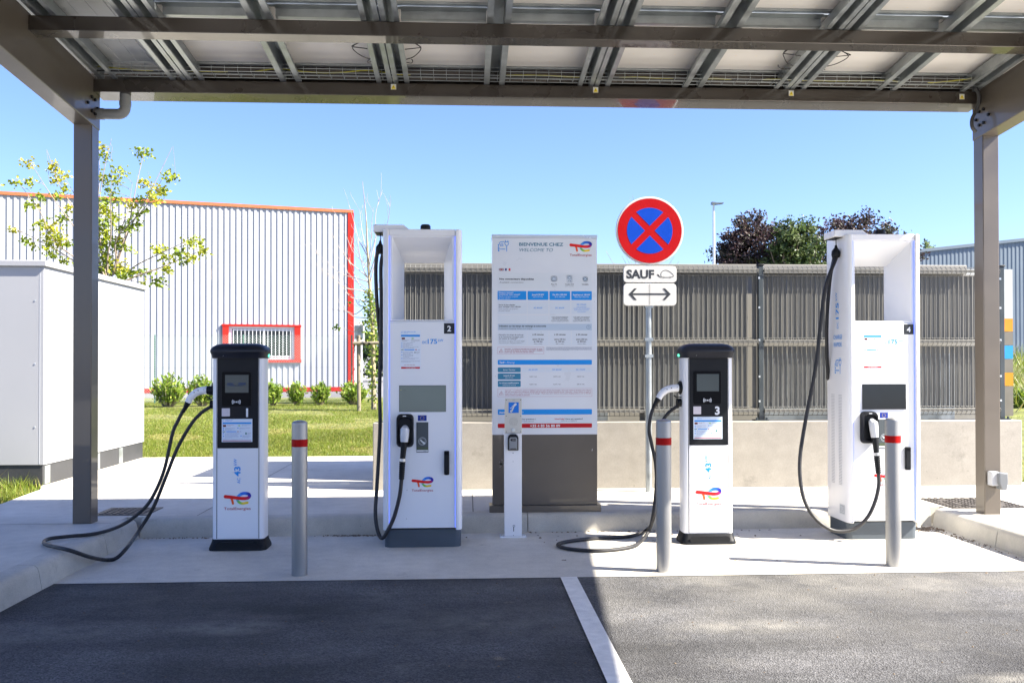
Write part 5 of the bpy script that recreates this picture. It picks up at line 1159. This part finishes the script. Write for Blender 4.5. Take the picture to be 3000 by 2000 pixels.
bb2.build('branches', TWIG, mt, smooth=False); lf.build('crown', LEAF, mt, smooth=False)

# bare tree with ivy-green stem, left of charger 2
rng = random.Random(23); BYt = 25.6; bx0 = A(1093, 1190, BYt).x
bt_ = thing('bare_tree', 'thin almost leafless tree with green shoots along its stem, tied to a wooden stake frame', 'tree', (bx0, BYt, .115)); ORG[bt_.name] = Vector((bx0, BYt, .115))
tp = [A(600 + x / 1.96, 500 + y / 1.96, BYt) for x, y in ((970, 1370), (968, 1150), (962, 900), (950, 700), (940, 560), (932, 400), (925, 250), (905, 60))]
b = MB(); b.tube(catmull(tp, 4), [.075 - .07 * i / 28 for i in range(29)], 8, False); b.build('trunk', pbr('yellow_bark', (.30, .25, .16), .85, var=.3, vs=8, bump=.4), bt_, smooth=False)
b = MB()
for sx_0, sy_0, ex, ey in ((958, 850, 755, 740), (955, 760, 720, 600), (950, 700, 650, 550), (948, 640, 620, 460), (945, 620, 720, 340), (940, 560, 760, 280), (938, 500, 830, 200), (948, 680, 860, 320), (940, 540, 970, 210), (942, 560, 1020, 110), (945, 600, 1065, 140), (950, 650, 1000, 330), (955, 720, 830, 520), (940, 500, 890, 230), (955, 760, 770, 800), (958, 850, 760, 910), (950, 690, 730, 450), (962, 900, 1010, 560), (950, 640, 870, 400), (955, 800, 800, 640)):
    a = A(600 + sx_0 / 1.96, 500 + sy_0 / 1.96, BYt); e = A(600 + ex / 1.96, 500 + ey / 1.96, BYt + rng.gauss(0, .7)); m_ = a.lerp(e, .5) + Vector((0, 0, -.22)); pts = catmull([a, a.lerp(m_, .5), m_, m_.lerp(e, .5) + Vector((rng.gauss(0, .05), 0, .02)), e], 4)
    b.tube(pts, [.017 - .013 * i / (len(pts) - 1) for i in range(len(pts))], 4, False)
    for _ in range(5):
        s = pts[rng.randrange(4, len(pts))]; d = (e - a).normalized(); twig_to(b, s, s + d * rng.uniform(.2, .5) + Vector((rng.gauss(0, .18), rng.gauss(0, .2), rng.uniform(0, .3))), .005, .003, rng, .04, 3)
b.build('branches', pbr('pale_twig', (.36, .31, .27), .8, var=.2, vs=8), bt_, smooth=False)
b = MB(); ic_ = [(.16, .24, .03), (.22, .30, .04), (.12, .19, .03), (.30, .34, .06)]
for _ in range(900):
    y = rng.choice((rng.uniform(680, 990), rng.uniform(700, 980), rng.uniform(1000, 1330))); wdt = 30 if y < 990 else 22
    p = A(600 + (955 + (y - 700) * .025 + rng.gauss(0, wdt)) / 1.96, 500 + y / 1.96, BYt + rng.gauss(0, .2)); j = rng.uniform(.6, 1.3); c = ic_[rng.randrange(4)]; b.leaf(p, rng.uniform(.06, .12), rng, tuple(x * j for x in c), .1, .8)
for ux, uy in ((768, 895), (770, 905), (745, 905), (830, 760)):
    for _ in range(6): b.leaf(A(600 + (ux + rng.gauss(0, 7)) / 1.96, 500 + (uy + rng.gauss(0, 6)) / 1.96, BYt), .1, rng, ic_[0], .1, .8)
b.build('crown', LEAF, bt_, smooth=False)
st_ = thing('tree_stake', 'grey wooden stake frame with a crossbar beside the bare tree', 'tree stake', (A(1052, 1199, 25.3).x, 25.3, .115)); ORG[st_.name] = Vector((A(1052, 1199, 25.3).x, 25.3, .115))
xa = A(1052, 1199, 25.3).x; b = MB(); b.tube([(xa, 25.3, .1), (xa - .01, 25.3, 1.1), (xa - .02, 25.3, A(1050, 982, 25.3).z)], .055, 10); b.build('stake', WOOD, st_)
xb = A(1132, 1199, 25.3).x; b = MB(); b.tube([(xb, 25.3, .1), (xb, 25.3, A(1132, 985, 25.3).z)], .055, 10); b.build('stake', WOOD, st_)
b = MB(); z_ = A(1060, 1006, 25.3).z; b.tube([(xa - .15, 25.22, z_), (xb + .1, 25.22, z_ + .02)], .05, 10); b.build('crossbar', WOOD, st_)
b = MB(); b.tube([(xa + .12, 25.22, z_), (xa + .17, 25.22, z_)], .053, 10); b.tube([(bx0 - .1, 25.22, z_), (bx0 - .03, 25.22, z_)], .053, 10); b.build('tie', BLACK, st_)

# laurel shrubs along the warehouse
def shrub(u, v, w_px, h_px, label, seed, Y=None):
    g_ = G(u, v, .115); rng = random.Random(seed); s = g_.y / 2600; rw, rh = w_px * s / 2, h_px * s
    t = thing('laurel_shrub', label, 'shrub', (g_.x, g_.y, .115), group='laurel shrubs in front of the warehouse'); b = MB(); st = MB()
    SC = [(.22, .33, .035), (.28, .38, .05), (.16, .26, .03), (.11, .19, .025), (.33, .40, .07)]
    for k in range(int(26 * (w_px / 70) ** 1.2) + 8):
        a = rng.uniform(0, 6.283); q = math.sqrt(rng.random()) * .85; top = Vector((q * rw * math.cos(a) * 1.15, q * rw * math.sin(a) * .9, rh * (1 - .55 * q * q) * rng.uniform(.72, 1.05))); base = Vector((top.x * .3, top.y * .3, .02))
        pts = catmull([base, base.lerp(top, .55) + Vector((top.x * .18, top.y * .18, 0)), top], 4); st.tube(pts, [.010 - .006 * i / (len(pts) - 1) for i in range(len(pts))], 4, False)
        for i in range(34):
            f = rng.uniform(.18, 1.03); p = base.lerp(top, min(f, 1)) + Vector((top.x * .18 * math.sin(f * 3), top.y * .18 * math.sin(f * 3), 0)) + Vector((rng.gauss(0, .04), rng.gauss(0, .04), rng.gauss(0, .03))); j = rng.uniform(.6, 1.25)
            c = SC[rng.randrange(5)]; d = Vector((rng.gauss(0, .6), rng.gauss(0, .6), rng.uniform(.3, 1.2))).normalized(); n = Vector((rng.gauss(0, 1), rng.gauss(0, 1), rng.gauss(0, .5))); sd = d.cross(n).normalized(); L = rng.uniform(.09, .16) * (1.1 if f > .9 else 1)
            b.add([p, p + d * L * .5 + sd * L * .2, p + d * L, p + d * L * .5 - sd * L * .2], [(0, 1, 2, 3)], [tuple(x * j for x in c)] * 4)
    st.build('stem', TWIG, t, smooth=False); b.build('foliage', LEAF, t, smooth=False); return t
for u, v, wp, hp_, lab, sd in ((492, 1192, 100, 92, 'largest laurel shrub, just right of the white cabinet', 1), (592, 1190, 80, 88, 'laurel shrub behind the white plug of charger 1', 2), (800, 1190, 55, 76, 'laurel shrub touching the right side of charger 1 in view', 3), (870, 1188, 52, 64, 'small laurel shrub above the first bollard', 4), (938, 1187, 56, 68, 'small upright laurel shrub below the window end of the warehouse wall', 5), (1035, 1186, 78, 66, 'spreading laurel shrub at the red corner of the warehouse', 6)):
    shrub(u, v, wp, hp_, lab, sd)
sh = shrub(2995, 1208, 60, 62, 'yellow-green shrub behind the price totem on the far right', 7); sh['group'] = ''
del sh['group']

# trees beyond the fence on the right
PUR = [(.045, .028, .032), (.060, .034, .036), (.032, .021, .025), (.072, .048, .044), (.050, .048, .034), (.040, .046, .026)]; GRN = [(.055, .088, .024), (.075, .112, .034), (.042, .070, .020), (.095, .125, .045)]
def far_tree(name, label, u, v, Y, rx_px, rz_px, cols, seed, n, clumps, size, sprigs=26, droop=.5, stem=.28):
    rng = random.Random(seed); c = A(u, v, Y); s = Y / 2600; t = thing(name, label, 'tree', (c.x, Y, .1)); ORG[t.name] = Vector((c.x, Y, .1))
    b = MB(); b.tube([(c.x, Y, .1), (c.x + .1, Y, c.z * .5), (c.x, Y, c.z)], [stem, stem * .7, stem * .36], 8, False); rx, rz = rx_px * s, rz_px * s
    lf = MB(); crown(lf, c, (rx, rx * .8, rz), n, size, cols, rng, clumps, droop)
    for _ in range(sprigs):
        a = rng.uniform(-.35, math.pi + .35); e = c + Vector((math.cos(a) * rx * rng.uniform(.9, 1.12), rng.gauss(0, rx * .3), math.sin(a) * rz * rng.uniform(.92, 1.12))); s0 = c.lerp(e, .55); pts = twig_to(b, s0, e, .03, .008, rng, .05, 5)
        for p in pts[2:]:
            for _ in range(16): j = rng.uniform(.7, 1.3); cc = cols[rng.randrange(len(cols))]; lf.leaf(p + Vector((rng.gauss(0, .14), rng.gauss(0, .14), rng.gauss(0, .08) - .05)), size * rng.uniform(.6, 1.1), rng, tuple(x * j for x in cc))
    for _ in range(14): e = c + Vector((rng.gauss(0, rx * .5), rng.gauss(0, rx * .4), rng.uniform(-.3, .7) * rz)); twig_to(b, (c.x, Y, c.z * .55), e, .09, .02, rng, .06, 5)
    b.build('trunk', BARK, t, smooth=False); lf.build('crown', LEAF, t, smooth=False); return t
far_tree('copper_beech', 'copper beech with dark purple leaves, left of the green tree above the fence', 2210, 745, 44, 105, 112, PUR, 31, 8200, 95, .20, 34)
far_tree('copper_beech', 'copper beech with dark purple leaves, behind the arm of charger 4', 2515, 742, 46, 145, 112, PUR, 32, 10500, 110, .20, 38)
far_tree('broadleaf_tree', 'green broadleaf tree standing between the two copper beeches', 2335, 752, 42, 82, 118, GRN, 33, 7600, 90, .19, 16)
far_tree('distant_tree', 'pale green tree tip showing above the blue hall', 2718, 760, 75, 26, 48, [(.16, .22, .09), (.2, .26, .1)], 34, 900, 24, .26, 8)
far_tree('roadside_bush', 'green bush whose tips show over the fence inside the frame of charger 2', 1215, 860, 30, 55, 95, GRN, 35, 2600, 46, .13, 12, .5, .06)
far_tree('roadside_bush', 'dark green bush far behind the notice board, left of charger 2', 1132, 1022, 78, 85, 72, [(.03, .06, .02), (.05, .085, .03)], 36, 5200, 60, .35, 4, .5, .08)
rng = random.Random(41); o = thing('leafless_sapling', 'leafless sapling whose twigs show over the fence around the no-stopping sign', 'tree', (A(1885, 780, 20).x, 20, .1)); ORG[o.name] = Vector((A(1885, 780, 20).x, 20, .1))
b = MB(); f0 = A(1890, 900, 20); b.tube([(f0.x, 20, .1), f0], [.05, .03], 6, False)
for u, v in ((1822, 750), (1833, 748), (1848, 762), (1853, 572), (1775, 735), (1975, 752), (1968, 768), (1845, 580), (1800, 770), (1990, 765), (1930, 640)): twig_to(b, f0, A(u, v, 20), .010, .003, rng, .03, 5)
b.build('branches', TWIG, o, smooth=False)

# chain-link fence before the warehouse
CY_ = 31.0; x0, x1 = A(380, 1100, CY_).x, A(1036, 1100, CY_).x; z1 = A(700, 982, CY_).z
cf = thing('chain_link_fence', 'thin chain-link fence standing before the white warehouse', 'fence', ((x0 + x1) / 2, CY_, .115)); ORG[cf.name] = Vector(((x0 + x1) / 2, CY_, .115))
b = MB(); h = z1 - .15; st = .085; w_ = x1 - x0; WR_ = .0032
def wire(xa, za, xb, zb_, y):
    d = Vector((xb - xa, zb_ - za)); n = Vector((-d.y, d.x)).normalized() * WR_
    b.add([(xa + n.x, y, za + n.y), (xa - n.x, y, za - n.y), (xb - n.x, y, zb_ - n.y), (xb + n.x, y, zb_ + n.y), (xa, y - .004, za), (xb, y - .004, zb_)], [(0, 4, 5, 3), (4, 1, 2, 5)])
t = -h
while t < w_:
    xa, xb = max(t, 0), min(t + h, w_)
    if xb > xa: wire(x0 + xa, .15 + (xa - t), x0 + xb, .15 + (xb - t), CY_); wire(x0 + xa, z1 - (xa - t), x0 + xb, z1 - (xb - t), CY_ + .004)
    t += st
b.build('chain_link_mesh', pbr('green_wire', (.20, .27, .24), .5, var=0), cf, smooth=False)
b = MB()
for z in (z1, .2 + h / 2, .2): b.box(x0, x1, CY_ - .01, CY_ - .004, z - .003, z + .003)
b.build('tension_wire', MATS['green_wire'], cf, smooth=False)
for u in (452, 712, 1030):
    x = A(u, 1000, CY_).x; b = MB(); b.cyl((x, CY_ + .05), .024, .115, z1 + .02, 8); b.build('post', pbr('green_post', (.05, .16, .11), .5, var=.05), cf)
